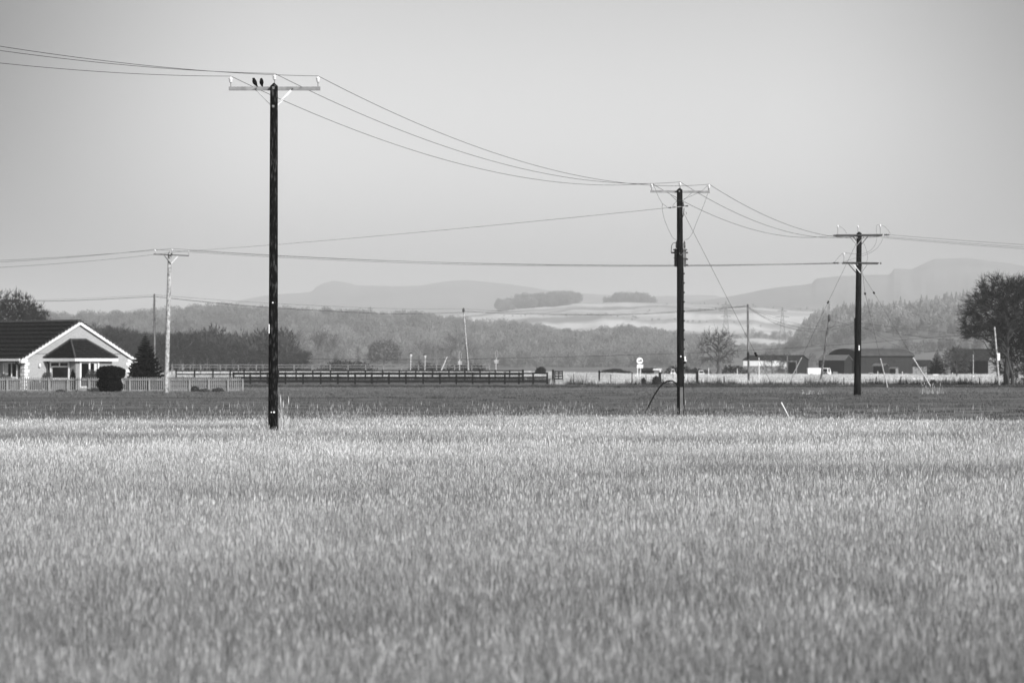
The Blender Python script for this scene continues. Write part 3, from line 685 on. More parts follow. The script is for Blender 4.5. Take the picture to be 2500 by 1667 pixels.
# the mushroom-shaped clipped bush in front of the garden fence
D = 184; x, y, z = on(271, D); b = bushcloud((x, D, z + 1.25), (1.03, .95, .52), 11000, .075, 3, power=.33)
b2 = bushcloud((x - .05, D, z + .45), (.86, .8, .72), 11000, .08, 4, power=.33); b.add(b2.v, b2.f)
T = MB(); T.tube([(x, D, z - .05), (x, D, z + 1.2)], [.5, .55], 10)
T.tube([(x, D, z + .95), (x, D, z + 1.5)], [.85, .65], 12)
t = thing('clipped_bush', 'round black clipped bush in front of the garden fence', 'bush', (x, D, z)); part('crown', b, M['leafdark'], t); part('trunk', T, M['leafdark'], t)
for pxx, D, hw, h, lab, mt in [
    (476, 183, .27, .42, 'small dark rounded shrub, left one of three at the fence foot', 'leafmid'), (500, 183, .36, .26, 'low dark shrub, middle one of three at the fence foot', 'leafmid'),
    (532, 183, .42, .30, 'low dark shrub, right one of three at the fence foot', 'leafmid'), (148, 183, .32, .2, 'low dark shrub at the fence foot below the bay window', 'leafmid'),
    (232, 183.5, .3, .3, 'small leafy shrub touching the left of the black clipped bush', 'leafmid'),
    (88, 197, .7, .75, 'low garden shrub below the blank gable wall', 'leafmid'), (115, 197.2, .42, 1.35, 'thin garden shrub climbing beside the bay downpipe', 'leafmid'),
    (178, 195.5, .2, 1.45, 'dark pot shrub right of the bay window', 'leafdark'), (224, 195, .5, 1.5, 'leafy shrub in front of the glazed door', 'leafmid'),
    (8, 196, .7, 1.2, 'pale garden shrub at the left edge below the side window', 'leafmid'),
    (1320, 380, .75, 1.35, 'round dark bush standing alone right of the rail fence gate', 'gorse'),
    (1571, 292, .22, .75, 'small dark bush in the pale grass below the road sign', 'gorse'), (1602, 290, .42, .9, 'dark ragged bush beside the thick gatepost', 'gorse'),
    (2278, 262, .3, .6, 'dark twiggy bush beside the right stay rod', 'leafmid'), (1500, 440, 2.2, 1.2, 'wide dark bush left of the round road sign', 'gorse'), (1523, 430, 1.6, .9, 'low dark bush touching the left of the road sign legs', 'gorse')]:
    x, y, z = on(pxx, D); bb = bushcloud((x, D, z + h * .5), (hw, hw, h * .56), int(900 + 2500 * hw * h), .07 if D < 250 else .12, int(pxx), power=.4)
    single('bush', bb, M[mt], lab, 'bush', (x, D, z))
for pxx, D, hw, h, lab in [(845, 520, 6.0, 2.4, 'long dark gorse mound behind the paddock, left one of three'), (1040, 520, 3.9, 1.9, 'dark gorse mound between the two lamp posts, middle one of three'), (1140, 520, 4.6, 1.9, 'dark gorse mound right of the leaning pole, right one of three'), (700, 500, 5, 1.5, 'low dark gorse bank behind the near dark pole'), (1660, 470, 3.2, 1.8, 'dark hedge clump behind the middle pole'), (1790, 470, 2.9, 2.0, 'dark hedge clump right of the gnarled tree'), (1700, 480, 3.0, 1.4, 'low dark hedge under the gnarled tree')]:
    x, y, z = on(pxx, D); bb = bushcloud((x, D, z + .1), (hw, 2.5, h), int(2600 * hw / 4), .28, int(pxx), power=.3)
    single('gorse_bank', bb, M['gorse'], lab, 'bush', (x, D, z))
# tuft by pole and by the stays
def tuft_thing(name, pxx, D, n, rad, h0, h1, wd, seed, lab, m='grass', cat='grass tuft'):
    v, f, s = grass_clump(seed, n, rad, h0, h1, wd, .35, .4); x, y, z = on(pxx, D)
    mb = MB(); mb.v = (v + np.array([x, D, z])).tolist(); mb.f = f
    return single(name, mb, M[m], lab, None, (x, D, z), kind='stuff')
M['tuftstraw'] = mat('straw_tuft', .42, .6, 6)
tuft_thing('grass_tuft', 684, 74.3, 46, .22, .5, 1.35, .012, 201, 'tall pale grass tuft growing against the right of the near dark pole', 'tuftstraw')
tuft_thing('grass_tuft', 651, 74.2, 14, .2, .4, 1.0, .012, 202, 'sparse pale grass stalks at the left foot of the near dark pole', 'tuftstraw')
tuft_thing('grass_tuft', 2276, 167, 60, .8, .1, .7, .014, 203, 'pale grass tuft around the foot of the right stay rod', 'tuftstraw')
tuft_thing('grass_tuft', 1990, 165, 45, .9, .08, .4, .014, 204, 'pale tuft in the crop left of the double-armed pole', 'tuftstraw')

# ------------------------------------------------------------------ pole line
def insulator(parent, px, py, D, pin_y, s=1.0, m='porcelain', dark=False):
    """pin insulator: py = top, pin_y = foot of pin, in photo rows"""
    x, y, zt = px2w(px, py, D); zp = px2w(px, pin_y, D)[2]; h = .165 * s; s = s * .84
    b = MB(); b.lathe((x, y, zt - h), [(.02 * s, -.02), (.035 * s, .0), (.06 * s, .02 * s), (.035 * s, .045 * s), (.07 * s, .055 * s), (.04 * s, .085 * s), (.075 * s, .10 * s), (.05 * s, .13 * s), (.035 * s, .14 * s), (.045 * s, .155 * s), (.0, .17 * s)], 12)
    i = part('insulator', b, M[m], parent, True)
    p = MB(); p.tube([(x, y, zp), (x, y, zt - h + .01)], .013 * max(1, s * .9), 6); part('pin', p, M['galv'], i)
def pole_body(parent, top, base, D, rt, rb, m, n=14, bottom=.4, capm=None):
    tx, ty, tz = px2w(*top, D); bx, by, bz = px2w(*base, D)
    b = MB(); k = 10
    pts = [(bx + (tx - bx) * t, D, bz - bottom + (tz - .08 - bz + bottom) * t) for t in np.linspace(0, 1, k)]
    rr = [rb + (rt - rb) * t for t in np.linspace(0, 1, k)]
    pts.append((tx, D, tz)); rr.append(rt * .15)
    b.tube(pts, rr, n); return part('pole', b, M[m], parent, True)

# --- near dark pole (A)
DA = 74.0
A = thing('utility_pole', 'nearest and tallest dark wooden pole with two birds on its crossarm', 'utility pole', on(667, DA), 'dark wooden pole line')
pole_body(A, (669, 203), (666.5, 1058), DA, .100, .128, 'creosote', bottom=.3)
def channel(parent, p0, p1, D, dy, h, thick=.05, m='galv', fl=.06):
    a = px2w(*p0, D + dy); c = px2w(*p1, D + dy); b = MB()
    b.beam(a, c, .012, h)
    for s in (-1, 1): b.beam((a[0], a[1] + fl / 2, a[2] + s * (h / 2 - .005)), (c[0], c[1] + fl / 2, c[2] + s * (h / 2 - .005)), fl, .01)
    return part('crossarm', b, M[m], parent)
arm = channel(A, (558.5, 216.5), (782, 216.5), DA, .115, .095)
insulator(A, 563.5, 185.5, DA + .15, 213, 1.02); insulator(A, 670.5, 179, DA, 204, 1.02); insulator(A, 776.5, 185, DA + .15, 213, 1.02)
def strut(parent, p0, p1, D, m, wd=.05, dp=.035, nm='brace'):
    b = MB(); b.beam(px2w(*p0, D), px2w(*p1, D), wd, dp, (0, 0, 1)); return part(nm, b, M[m], parent)
strut(A, (711, 221), (677, 257), DA + .05, 'galvpale', .012, .055)  # sunlit brace, its brightness put into the colour
strut(A, (625, 221), (660, 256), DA + .16, 'galv', .035, .012)
for (bx_, by_) in ((667, 215), (667, 260)):
    b = MB(); q = px2w(bx_, by_, DA - .10); b.box(q[0] - .03, q[0] + .03, q[1] - .012, q[1] + .006, q[2] - .03, q[2] + .03); o_ = part('washer', b, M['galv'], A)
    b = MB(); b.lathe((q[0], q[1] - .01, q[2]), [(.012, 0), (.012, .03)], 6, (0, -1, 0)); part('bolt', b, M['darksteel'], o_)
for (bx_, by_) in ((625.5, 217.5), (714, 217.5)):
    b = MB(); q = px2w(bx_, by_, DA + .10); b.lathe(q, [(.016, 0), (.016, .03)], 6, (0, -1, 0)); part('bolt', b, M['darksteel'], A)
def disc(parent, px, py, D, r, m='plate', nm='marker', dy=-.12):
    b = MB(); q = px2w(px, py, D + dy); b.lathe(q, [(r, 0), (r, .012), (r * .7, .02)], 12, (0, -1, 0)); return part(nm, b, M[m], parent)
disc(A, 666, 739, DA, .022, dy=-.125); disc(A, 669, 1006, DA, .026, dy=-.132); disc(A, 662.5, 1006, DA, .018, dy=-.13)
b = MB(); q = px2w(657.6, 800, DA - .02); b.box(q[0] - .012, q[0] + .012, q[1] - .06, q[1] + .05, q[2] - .09, q[2] + .09); part('number_plate', b, M['plate'], A)
b = MB(); q = px2w(657.6, 811, DA - .02); b.box(q[0] - .012, q[0] + .012, q[1] - .06, q[1] + .05, q[2] - .03, q[2] + .03); part('number_plate', b, M['plate'], A)

# --- birds on the crossarm
def bird(px, D, face, tall, label, lean):
    # spine from tail tip to beak, one continuous lofted body
    x, y, z = px2w(px, 212.3, D); s = tall / .20; sg = face
    sp = [(.078, -.022, .006, .004), (.062, 0.0, .011, .007), (.045, .022, .017, .013), (.028, .045, .026, .030), (.010, .080, .036, .037), (-.004, .115, .036, .037), (-.014, .145, .030, .031), (-.018, .163, .023, .024), (-.022, .180, .023, .023), (-.030, .192, .017, .016), (-.040, .195, .009, .008), (-.052, .193, .004, .003), (-.062, .189, .0012, .001)]
    b = MB(); n = 12; base = 0
    for (hx, hz_, ra, rb) in sp:
        for k in range(n):
            a = 2 * math.pi * k / n
            b.v.append((x + sg * (hx * lean + math.cos(a) * ra * 1.35) * s, y + math.sin(a) * rb * 1.3 * s, z + .012 + (hz_ + math.cos(a) * ra * .45) * s))
    m_ = len(sp)
    for i in range(m_ - 1):
        for k in range(n):
            k2 = (k + 1) % n; b.f.append((i * n + k, i * n + k2, (i + 1) * n + k2, (i + 1) * n + k))
    b.f.append(tuple(range(n))); b.f.append(tuple((m_ - 1) * n + k for k in range(n)))
    t = thing('bird', label, 'bird', (x, y, z), 'birds on the near crossarm'); part('body', b, M['feather'], t, True)
    for dx in (-.012, .014):
        l_ = MB(); l_.tube([(x + dx * s, y, z + .035), (x + dx * s, y, z)], .0035, 5)
        for a in (-.5, 0, .5): l_.tube([(x + dx * s, y, z + .002), (x + dx * s + math.sin(a) * .014, y - .018, z + .002)], .0025, 4)
        part('leg', l_, M['black'], t)
bird(621.5, DA + .13, 1, .222, 'black bird leaning left on the crossarm, left one of the pair', 1.0)
bird(638.5, DA + .13, 1, .215, 'black upright bird on the crossarm, right one next to the pole', .35)

# --- middle pole (B) with transformer
DB = 112.0
B = thing('utility_pole', 'middle dark wooden pole carrying a round transformer', 'utility pole', on(1661, DB), 'dark wooden pole line')
pole_body(B, (1659.3, 459), (1662, 1040), DB, .112, .15, 'creosote2', bottom=.2)
channel(B, (1587.5, 467.3), (1733, 469), DB, .13, .09)
insulator(B, 1591, 447, DB + .15, 465, 1.05); insulator(B, 1660.5, 443.5, DB, 460, 1.05); insulator(B, 1731, 449, DB + .15, 467, 1.05)
strut(B, (1632, 471), (1653, 491), DB + .12, 'galv', .03, .02); strut(B, (1689, 471), (1667, 491), DB + .12, 'galv', .03, .02)
disc(B, 1658.5, 467.5, DB, .03, 'galv', 'bolt', -.12); disc(B, 1662, 870, DB, .03, dy=-.145)
# strain bracket below the arm
b = MB(); b.beam(px2w(1641, 507, DB - .13), px2w(1680, 502.5, DB - .13), .03, .03); brk = part('strain_bracket', b, M['galv'], B)
for a, c in (((1632, 507.5), (1639, 506.8)), ((1642, 506.5), (1651, 505.5))):
    p, q = Vector(px2w(*a, DB - .13)), Vector(px2w(*c, DB - .13)); b = MB(); b.lathe(p, [(.012, 0), (.03, .02), (.012, .04), (.034, .06), (.012, .08), (.03, .1), (.01, .12)], 8, (q - p)); part('strain_insulator', b, M['darkporc'], B)
b = MB(); p = Vector(px2w(1673, 503.5, DB - .13)); b.lathe(p, [(.012, 0), (.03, .02), (.02, .05), (.035, .07), (.012, .12)], 8, (1, 0, .1)); part('strain_insulator', b, M['darkporc'], B)
b = MB(); b.lathe(px2w(1667, 503, DB - .15), [(.05, 0), (.06, .03), (.03, .08), (.05, .1), (.02, .16)], 8, (0, 0, 1)); part('fuse_mount', b, M['darkporc'], B)
b = MB(); b.tube([px2w(1670, 508, DB - .1), px2w(1669, 522, DB - .1), px2w(1667, 530, DB - .1)], .018, 6); part('fuse', b, M['darksteel'], B)
b = MB(); b.tube([px2w(1674, 517, DB - .1), px2w(1676, 521, DB - .1), px2w(1675, 524, DB - .1)], .010, 6); part('clamp', b, M['darksteel'], B)
# transformer tank, behind the pole
Dt = DB + .42
tk = MB(); cx_, cy_, zt_ = px2w(1660.5, 608, Dt); zb_ = px2w(1660.5, 651, Dt)[2]; H_ = zt_ - zb_; rt_ = .235
tk.lathe((cx_, cy_, zb_), [(rt_ * .96, 0), (rt_, .02), (rt_, H_ * .46), (rt_ + .03, H_ * .47), (rt_ + .03, H_ * .50), (rt_, H_ * .51), (rt_, H_ * .92), (rt_ + .045, H_ * .93), (rt_ + .045, H_ * .98), (rt_ * .8, H_ * 1.02), (.02, H_ * 1.04)], 24)
tank = part('transformer', tk, M['tank'], B, True)
for pxb in (1652, 1671):
    b = MB(); b.lathe(px2w(pxb, 606, Dt), [(.05, 0), (.03, .02), (.05, .05), (.03, .07), (.055, .1), (.03, .12), (.05, .15), (.03, .17), (.045, .2), (.02, .24), (.03, .26), (.0, .3)], 10); part('bushing', b, M['darkporc'], tank, True)
b = MB(); b.tube([px2w(1650, 592, Dt), px2w(1643, 594, Dt), px2w(1639.5, 600, Dt), px2w(1638.5, 617, Dt)], .014, 6); part('pipe', b, M['darksteel'], tank)
b = MB(); b.tube([px2w(1638.5, 617, Dt), px2w(1647, 617, Dt)], .03, 8); part('pipe', b, M['darksteel'], tank)
for yy in (617, 633, 647):
    b = MB(); q = px2w(1676.5, yy, Dt - .05); b.box(q[0] - .03, q[0] + .05, q[1] - .03, q[1] + .03, q[2] - .03, q[2] + .03); part('lug', b, M['darksteel'], tank)
b = MB(); b.beam(px2w(1655, 612, DB + .12), px2w(1655, 648, DB + .12), .06, .1, (0, 1, 0)); part('hanger', b, M['darksteel'], tank)
b = MB(); b.tube([px2w(1659, 617, DB - .125), px2w(1660, 622, DB - .14), px2w(1663.5, 623.5, DB - .14), px2w(1666.5, 618, DB - .125)], .008, 5); part('earth_loop', b, M['galv'], B)
# cable down the right of the pole, its clips, the guard, the pale lamp-like fitting
b = MB(); b.tube([px2w(1667.5, 648, DB), px2w(1668.8, 660, DB), px2w(1669.2, 760, DB), px2w(1669.6, 925, DB), px2w(1669.8, 990, DB)], .018, 6); part('cable', b, M['tank'], B)
cm_ = MB(); cm_.box(-.02, .03, -.03, .03, -.03, .03); clip = cm_.mesh('clip', M['black'])
for yy in range(668, 930, 23): piece('clip', clip, B, px2w(1669.8, yy, DB))
b = MB(); q0 = px2w(1663.5, 945, DB - .14); q1 = px2w(1664, 1030, DB - .155); b.beam(q0, q1, .12, .05, (0, 1, 0)); part('cable_guard', b, M['tank'], B)
b = MB(); b.lathe(px2w(1673, 882, DB - .05), [(.07, 0), (.05, .05), (.035, .08), (.04, .17), (.02, .2)], 10, (-.1, 0, 1)); part('cable_fitting', b, M['white'], B, True)
b = MB(); b.lathe(px2w(1669.5, 886, DB - .05), [(.05, 0), (.05, .08)], 8, (.6, 0, .5)); part('clamp', b, M['black'], B)
# black cable arching out of the grass
pts = [(1572, 1022), (1577, 1005), (1585, 988), (1597, 965), (1609, 947), (1619, 936), (1630, 930), (1641, 929.5), (1650, 935), (1656, 943), (1660, 950)]
b = MB(); b.tube([px2w(a, c, DB - .35 + .2 * (a > 1650)) for a, c in pts], .028, 8); single('cable_loop', b, M['black'], 'thick black cable arching from the grass to the middle pole', 'cable', px2w(1572, 1022, DB), smooth=True)

# --- right pole (C) with two crossarms
DC = 155.0
Cc = thing('utility_pole', 'dark wooden pole with two crossarms standing in the crop field', 'utility pole', on(2093, DC), 'dark wooden pole line')
pole_body(Cc, (2097.5, 566), (2093, 969), DC, .138, .20, 'creosote2', bottom=.15)
for dy in (-.16, .17): channel(Cc, (2040 - dy * 6, 575.5 + dy * 8), (2154 - dy * 6, 574.5 + dy * 8), DC, dy, .075, m='darksteel')
for dy in (-.19, .20): channel(Cc, (2056 - dy * 5, 642 + dy * 6), (2145 - dy * 5, 643.2 + dy * 6), DC, dy, .06, m='darksteel')
insulator(Cc, 2045.3, 548.5, DC, 573, 1.0); insulator(Cc, 2094.5, 549.5, DC, 568, 1.0); insulator(Cc, 2149, 547, DC, 573, 1.0); insulator(Cc, 2060.2, 616, DC, 641, 1.0)
for p0, p1, dd, mm in (((2074, 578), (2092, 599), -.17, 'galv'), ((2083, 578), (2091, 588), .15, 'darksteel'), ((2110, 577), (2092, 599), -.18, 'galv'), ((2119, 577), (2102, 598), .14, 'darksteel'),
                       ((2072, 645), (2090, 666), .17, 'darksteel'), ((2084, 645), (2101, 667), -.2, 'galvpale'), ((2118, 645), (2103, 666), -.18, 'galv')):
    strut(Cc, p0, p1, DC + dd, mm, .04, .04)
def strain(parent, a, c, D, m='darkporc'):
    p, q = Vector(px2w(*a, D)), Vector(px2w(*c, D)); L = (q - p).length; b = MB()
    b.lathe(p, [(.012, 0), (.05, .15 * L), (.025, .3 * L), (.06, .45 * L), (.025, .6 * L), (.05, .75 * L), (.012, L)], 10, (q - p)); part('strain_insulator', b, M[m], parent, True)
strain(Cc, (2034, 575), (2042, 575), DC); strain(Cc, (2033, 642), (2041, 642.5), DC); strain(Cc, (2041, 642.5), (2048, 642), DC); strain(Cc, (2158, 573.5), (2172, 573.5), DC); strain(Cc, (2148, 643), (2152, 643), DC)
b = MB(); q = px2w(2097.5, 849, DC - .19); b.box(q[0] - .03, q[0] + .03, q[1] - .02, q[1] + .01, q[2] - .13, q[2] + .13); part('number_plate', b, M['plate'], Cc)
for yy in (580, 646):
    disc(Cc, 2093, yy, DC, .03, 'galv', 'bolt', -.20)

# --- pale pole (D) by the garden fence
DD_ = 176.0
Dp = thing('utility_pole', 'pale weathered wooden pole standing before the garden fence', 'utility pole', on(405, DD_))
pole_body(Dp, (414.5, 616), (405.5, 964), DD_, .115, .155, 'greywood', bottom=.2)
b = MB(); b.beam(px2w(375, 620.8, DD_ - .15), px2w(461, 624.4, DD_ - .15), .06, .06); part('crossarm', b, M['darksteel'], Dp)
insulator(Dp, 378.5, 608, DD_ - .15, 620, 1.0); insulator(Dp, 420, 606, DD_ - .1, 620, 1.0); insulator(Dp, 461, 611, DD_ - .15, 624, 1.0)
strut(Dp, (401, 624), (417, 644), DD_ - .16, 'darksteel', .03, .045); strut(Dp, (434, 626), (418, 644), DD_ - .16, 'galvpale', .03, .045)
b = MB(); b.tube([px2w(414, 630, DD_ - .14), px2w(411, 622, DD_ - .14), px2w(412, 616.5, DD_ - .12), px2w(416, 616, DD_ - .12)], .02, 6); part('bracket', b, M['darksteel'], Dp)
b = MB(); b.lathe(px2w(419, 623, DD_ - .12), [(.05, 0), (.06, .06), (.03, .12)], 8); part('clamp', b, M['darksteel'], Dp)

# --- smaller poles
def small_pole(label, top, base, D, r, m, extra=None, group='telephone poles'):
    bx, by, bz = px2w(*base, D); g = gzf(bx, D)
    t = thing('telephone_pole', label, 'telephone pole', (bx, D, min(bz, g)), group)
    pole_body(t, top, base, D, r, r * 1.25, m, 8, bottom=max(.2, bz - g + .2)); return t
E = small_pole('slim pole with step irons behind the spruce', (377, 717), (378, 925), 261, .085, 'greywood2')
Fp = small_pole('pale leaning pole behind the rail fence, right of the leaning white stick', (1131.5, 751), (1145, 908), 380, .10, 'greywood')
G = small_pole('upright pole in the pale grass left of the white farm building', (1825.5, 742), (1828, 930), 303, .10, 'greywood2')
Hh = small_pole('pole leaning right in front of the white van', (2024.5, 772), (2002, 934), 310, .095, 'greywood2')
J = small_pole('slim pole almost hidden behind the double-armed pole', (2087, 776), (2091, 920), 345, .11, 'darkrail')
I_ = small_pole('pale leaning pole with a white plate in front of the big tree', (2428, 797), (2440, 938), 278, .085, 'greywood')
for (t, yy0, yy1, step, xo, r, D) in ((E, 735, 850, 9, 377, 2.6, 261), (Fp, 780, 830, 8, 1134, 3, 380), (G, 785, 860, 11, 1825.5, 3, 303), (Hh, 812, 850, 8, 2018, 3, 310)):
    k_ = 0
    for yy in range(yy0, yy1, step):
        k_ += 1; s_ = 1 if k_ % 2 else -1; a = px2w(xo, yy, D); b = MB(); b.tube([a, (a[0] + s_ * .2, a[1], a[2])], .014, 4); part('step_iron', b, M['darksteel'], t)
b = MB(); b.beam(px2w(1137, 842, 379.8), px2w(1141, 888, 379.8), .1, .1, (0, 1, 0)); part('cable_guard', b, M['darkrail'], Fp)
b = MB(); b.lathe(px2w(1131.5, 762, 379.8), [(.14, 0), (.17, .2), (.13, .5)], 8); part('joint_box', b, M['darksteel'], Fp)
b = MB(); b.lathe(px2w(1826.5, 878, 302.8), [(.10, 0), (.15, .1), (.13, .5), (.15, .6), (.1, .8)], 8); part('joint_box', b, M['black'], G)
b = MB(); b.beam(px2w(2003, 886, 309.8), px2w(2013, 886, 309.8), .05, .09); part('bracket', b, M['darksteel'], Hh)
b = MB(); q = px2w(2438, 871, 277.8); b.box(q[0] - .13, q[0] + .13, q[1] - .03, q[1] + .02, q[2] - .36, q[2] + .36); part('number_plate', b, M['white'], I_)
b = MB(); b.lathe(px2w(2024.5, 784, 309.8), [(.1, 0), (.16, .2), (.16, .5), (.11, .7)], 8); part('joint_box', b, M['darksteel'], Hh)

# ------------------------------------------------------------------ wires
def catmull(P, n=14):
    P = [Vector(p) for p in P]; out = []
    for i in range(len(P) - 1):
        p0 = P[max(i - 1, 0)]; p1 = P[i]; p2 = P[i + 1]; p3 = P[min(i + 2, len(P) - 1)]
        for k in range(n):
            t = k / n; out.append(.5 * ((2 * p1) + (-p0 + p2) * t + (2 * p0 - 5 * p1 + 4 * p2 - p3) * t * t + (-p0 + 3 * p1 - 3 * p2 + p3) * t ** 3))
    out.append(P[-1]); return out
def wire(label, P, r=.008, m='wire', group=None, name='overhead_wire', cat='wire'):
    b = MB(); b.tube(P, r, 5); return single(name, b, M[m], label, cat, tuple(P[0]), group)
def sag(a, c, s, n=28):
    a, c = Vector(a), Vector(c); return [a.lerp(c, t) - Vector((0, 0, 4 * s * t * (1 - t))) for t in np.linspace(0, 1, n)]
insA = [px2w(563.5, 186.5, DA + .15), px2w(670.5, 180, DA), px2w(776.5, 186, DA + .15)]
insB = [px2w(1591, 448, DB + .15), px2w(1660.5, 444.5, DB), px2w(1731, 450, DB + .15)]
insC = [px2w(2034, 575, DC), px2w(2093, 577, DC), px2w(2150, 577, DC)]
nm3 = ['left', 'middle', 'right']
# span that leaves the frame on the left
ends = [px2w(0, 154.5, 60.5), px2w(0, 124, 60.5), px2w(0, 113.5, 60.5)]
for k in range(3):
    a = Vector(insA[k]); dirv = Vector((-12.8, -38, 0)) * 1.25; e = a + dirv
    # choose the sag that meets the photo at the frame edge
    def y_at0(s, e=e, a=a):
        P = sag(a, e, s, 80)
        for p, q in zip(P, P[1:]):
            u0 = 1250 + F * p.x / p.y; u1 = 1250 + F * q.x / q.y
            if u0 >= 0 > u1: t = u0 / (u0 - u1); r_ = p.lerp(q, t); return YH - (r_.z - CZ) / r_.y * F
        return 0
    tgt = [154.5, 124, 113.5][k]; lo, hi = 0, 4
    for _ in range(30):
        md = (lo + hi) / 2
        if y_at0(md) < tgt: lo = md
        else: hi = md
    wire('power line wire leaving the frame at left from the %s insulator of the nearest pole' % nm3[k], sag(a, e, lo, 60), .0065, group='main power line')
for k in range(3):
    wire('power line wire between the nearest and the middle pole, on the %s insulators' % nm3[k], sag(insA[k], insB[k], .95, 44), .0075, group='main power line')
    wire('power line wire between the middle pole and the double-armed pole, on the %s insulators' % nm3[k], sag(insB[k], insC[k], .8, 36), .0095, group='main power line')
st = [(2172, 573.5), (2150, 577), (2152, 580)]
for k in range(3):
    a = Vector(px2w(*st[k], DC)); e = a + Vector((62, 14, .25)); wire('power line wire running out of frame at right, %s of three' % ['topmost', 'middle', 'lowest'][k], sag(a, e, 1.15 + .06 * k, 40), .008, group='main power line')
# branch line: double-armed pole to pale pole
lowC = [(2033, 642), (2050, 643.5), (2055, 642.5)]; topD = [(461, 612), (420, 607), (378.5, 609)]
for k in range(3):
    wire('branch wire between the double-armed pole and the pale pole, on its %s insulator' % ['right', 'middle', 'left'][k], sag(px2w(*topD[k], DD_ - .12), px2w(*lowC[k], DC), .42 + .05 * k, 40), .0085, group='branch power line')
wire('thin branch wire from the middle pole down to the pale pole', sag(px2w(1632, 507.5, DB - .13), px2w(461, 613, DD_ - .12), .1, 40), .007, group='branch power line')
for k, (p, yy) in enumerate([((378.5, 609), 640), ((420, 607), 636), ((461, 612), 653)]):
    a = Vector(px2w(*p, DD_ - .12)); q = Vector(px2w(0, yy, DD_ + 3)); e = a + (q - a) * 3.2; e.z = a.z - .2
    t0 = 1 / 3.2; want = a.lerp(e, t0).z - q.z; wire('branch wire leaving the frame at left from the pale pole, %s insulator' % ['left', 'middle', 'right'][k], sag(a, e, want / (4 * t0 * (1 - t0)), 40), .009, group='branch power line')
# jumpers
for lab, pts, D in (('looping jumper wire from the left insulator of the middle pole to the transformer', [(1594, 449), (1600, 462), (1607, 480), (1617, 497)], DB), ('jumper wire from the strain bracket to the left transformer bushing', [(1617, 497), (1617, 512), (1622, 535), (1633, 563), (1643, 581), (1652, 585)], DB),
                    ('short jumper wire from the dead-end clamp up to its elbow', [(1617, 497), (1621, 500), (1629, 506)], DB - .1),
                    ('jumper wire from the right insulator of the middle pole to the transformer', [(1730, 452), (1728, 470), (1721, 493), (1711, 518), (1699, 547), (1690, 570), (1680, 583), (1671, 585)], DB + .2),
                    ('jumper wire crossing the middle pole from its right insulator to the bracket', [(1727, 453), (1716, 464), (1700, 473), (1680, 482), (1665, 488), (1652, 492), (1645, 499), (1642, 505)], DB - .2),
                    ('jumper wire over the left of the upper crossarm', [(2046, 551), (2055, 556), (2062, 562), (2067, 571)], DC), ('jumper wire over the right of the upper crossarm', [(2150, 549), (2160, 554), (2168, 562), (2174, 572)], DC),
                    ('long jumper wire from the upper right insulator to the lower left insulator', [(2146, 548), (2140, 552), (2139.5, 566), (2141, 577), (2138, 594), (2128, 609), (2115, 617), (2100, 620.5), (2085, 620), (2062, 617.5)], DC - .25),
                    ('jumper wire swinging from the upper arm right end to the lower arm', [(2155, 583), (2150, 594), (2140, 607), (2125, 617), (2106, 625), (2085, 631), (2063, 638)], DC - .25),
                    ('jumper wire hanging between the two crossarms right of the pole', [(2107, 590), (2112, 602), (2117, 617), (2118, 630), (2115, 641)], DC - .1), ('jumper wire from the lower left insulator to the dead-end', [(2059, 617), (2052, 623), (2044, 632), (2037, 641)], DC)):
    wire(lab, catmull([px2w(*p, D) for p in pts], 6), .0065, group='jumper wires', name='jumper_wire')
# stays: wire, insulator, pale guard rod
def stay(lab, top, ins, rod0, rod1, foot, Dt_, Df, group='stay wires', rodr=.03):
    a = Vector(px2w(*top, Dt_)); f = Vector(px2w(*foot, Df)); t = thing('stay_wire', lab, 'stay wire', tuple(f), group)
    dd = lambda p: Dt_ + (Df - Dt_) * (p[1] - top[1]) / (foot[1] - top[1])
    b = MB(); b.tube([a] + [px2w(*p, dd(p)) for p in ([ins] if ins else [])] + [px2w(*rod0, dd(rod0)), f], .008, 5); part('cable', b, M['wire'], t)
    if ins:
        p = Vector(px2w(*ins, dd(ins))); b = MB(); b.lathe(p - (f - a).normalized() * .09, [(.03, 0), (.055, .03), (.04, .09), (.055, .15), (.03, .18)], 8, f - a); part('stay_insulator', b, M['black'], t, True)
    b = MB(); b.tube([px2w(*rod0, dd(rod0)), px2w(*rod1, dd(rod1))], rodr, 8); part('guard_rod', b, M['white'], t)
stay('stay wire of the middle pole ending in a short white rod in the grass', (1669, 520), (1845.5, 865), (1907.5, 982), (1929, 1024), (1932, 1032), DB, 110, rodr=.025)
stay('stay wire of the double-armed pole slanting down to the left', (2089, 597), (2021.5, 738), (1957, 873), (1934, 918), (1916, 962), DC - .1, 162)
stay('stay wire of the double-armed pole with the long white rod, rightmost', (2103, 667), (2133.5, 715), (2229.5, 874), (2271, 941), (2290, 971), DC + .1, 168, rodr=.036)
stay('stay wire of the double-armed pole with the white rod nearest to it', (2103, 640), (2112, 717), (2149.5, 876), (2166.5, 945), (2171.5, 970), DC + .1, 166, rodr=.036)
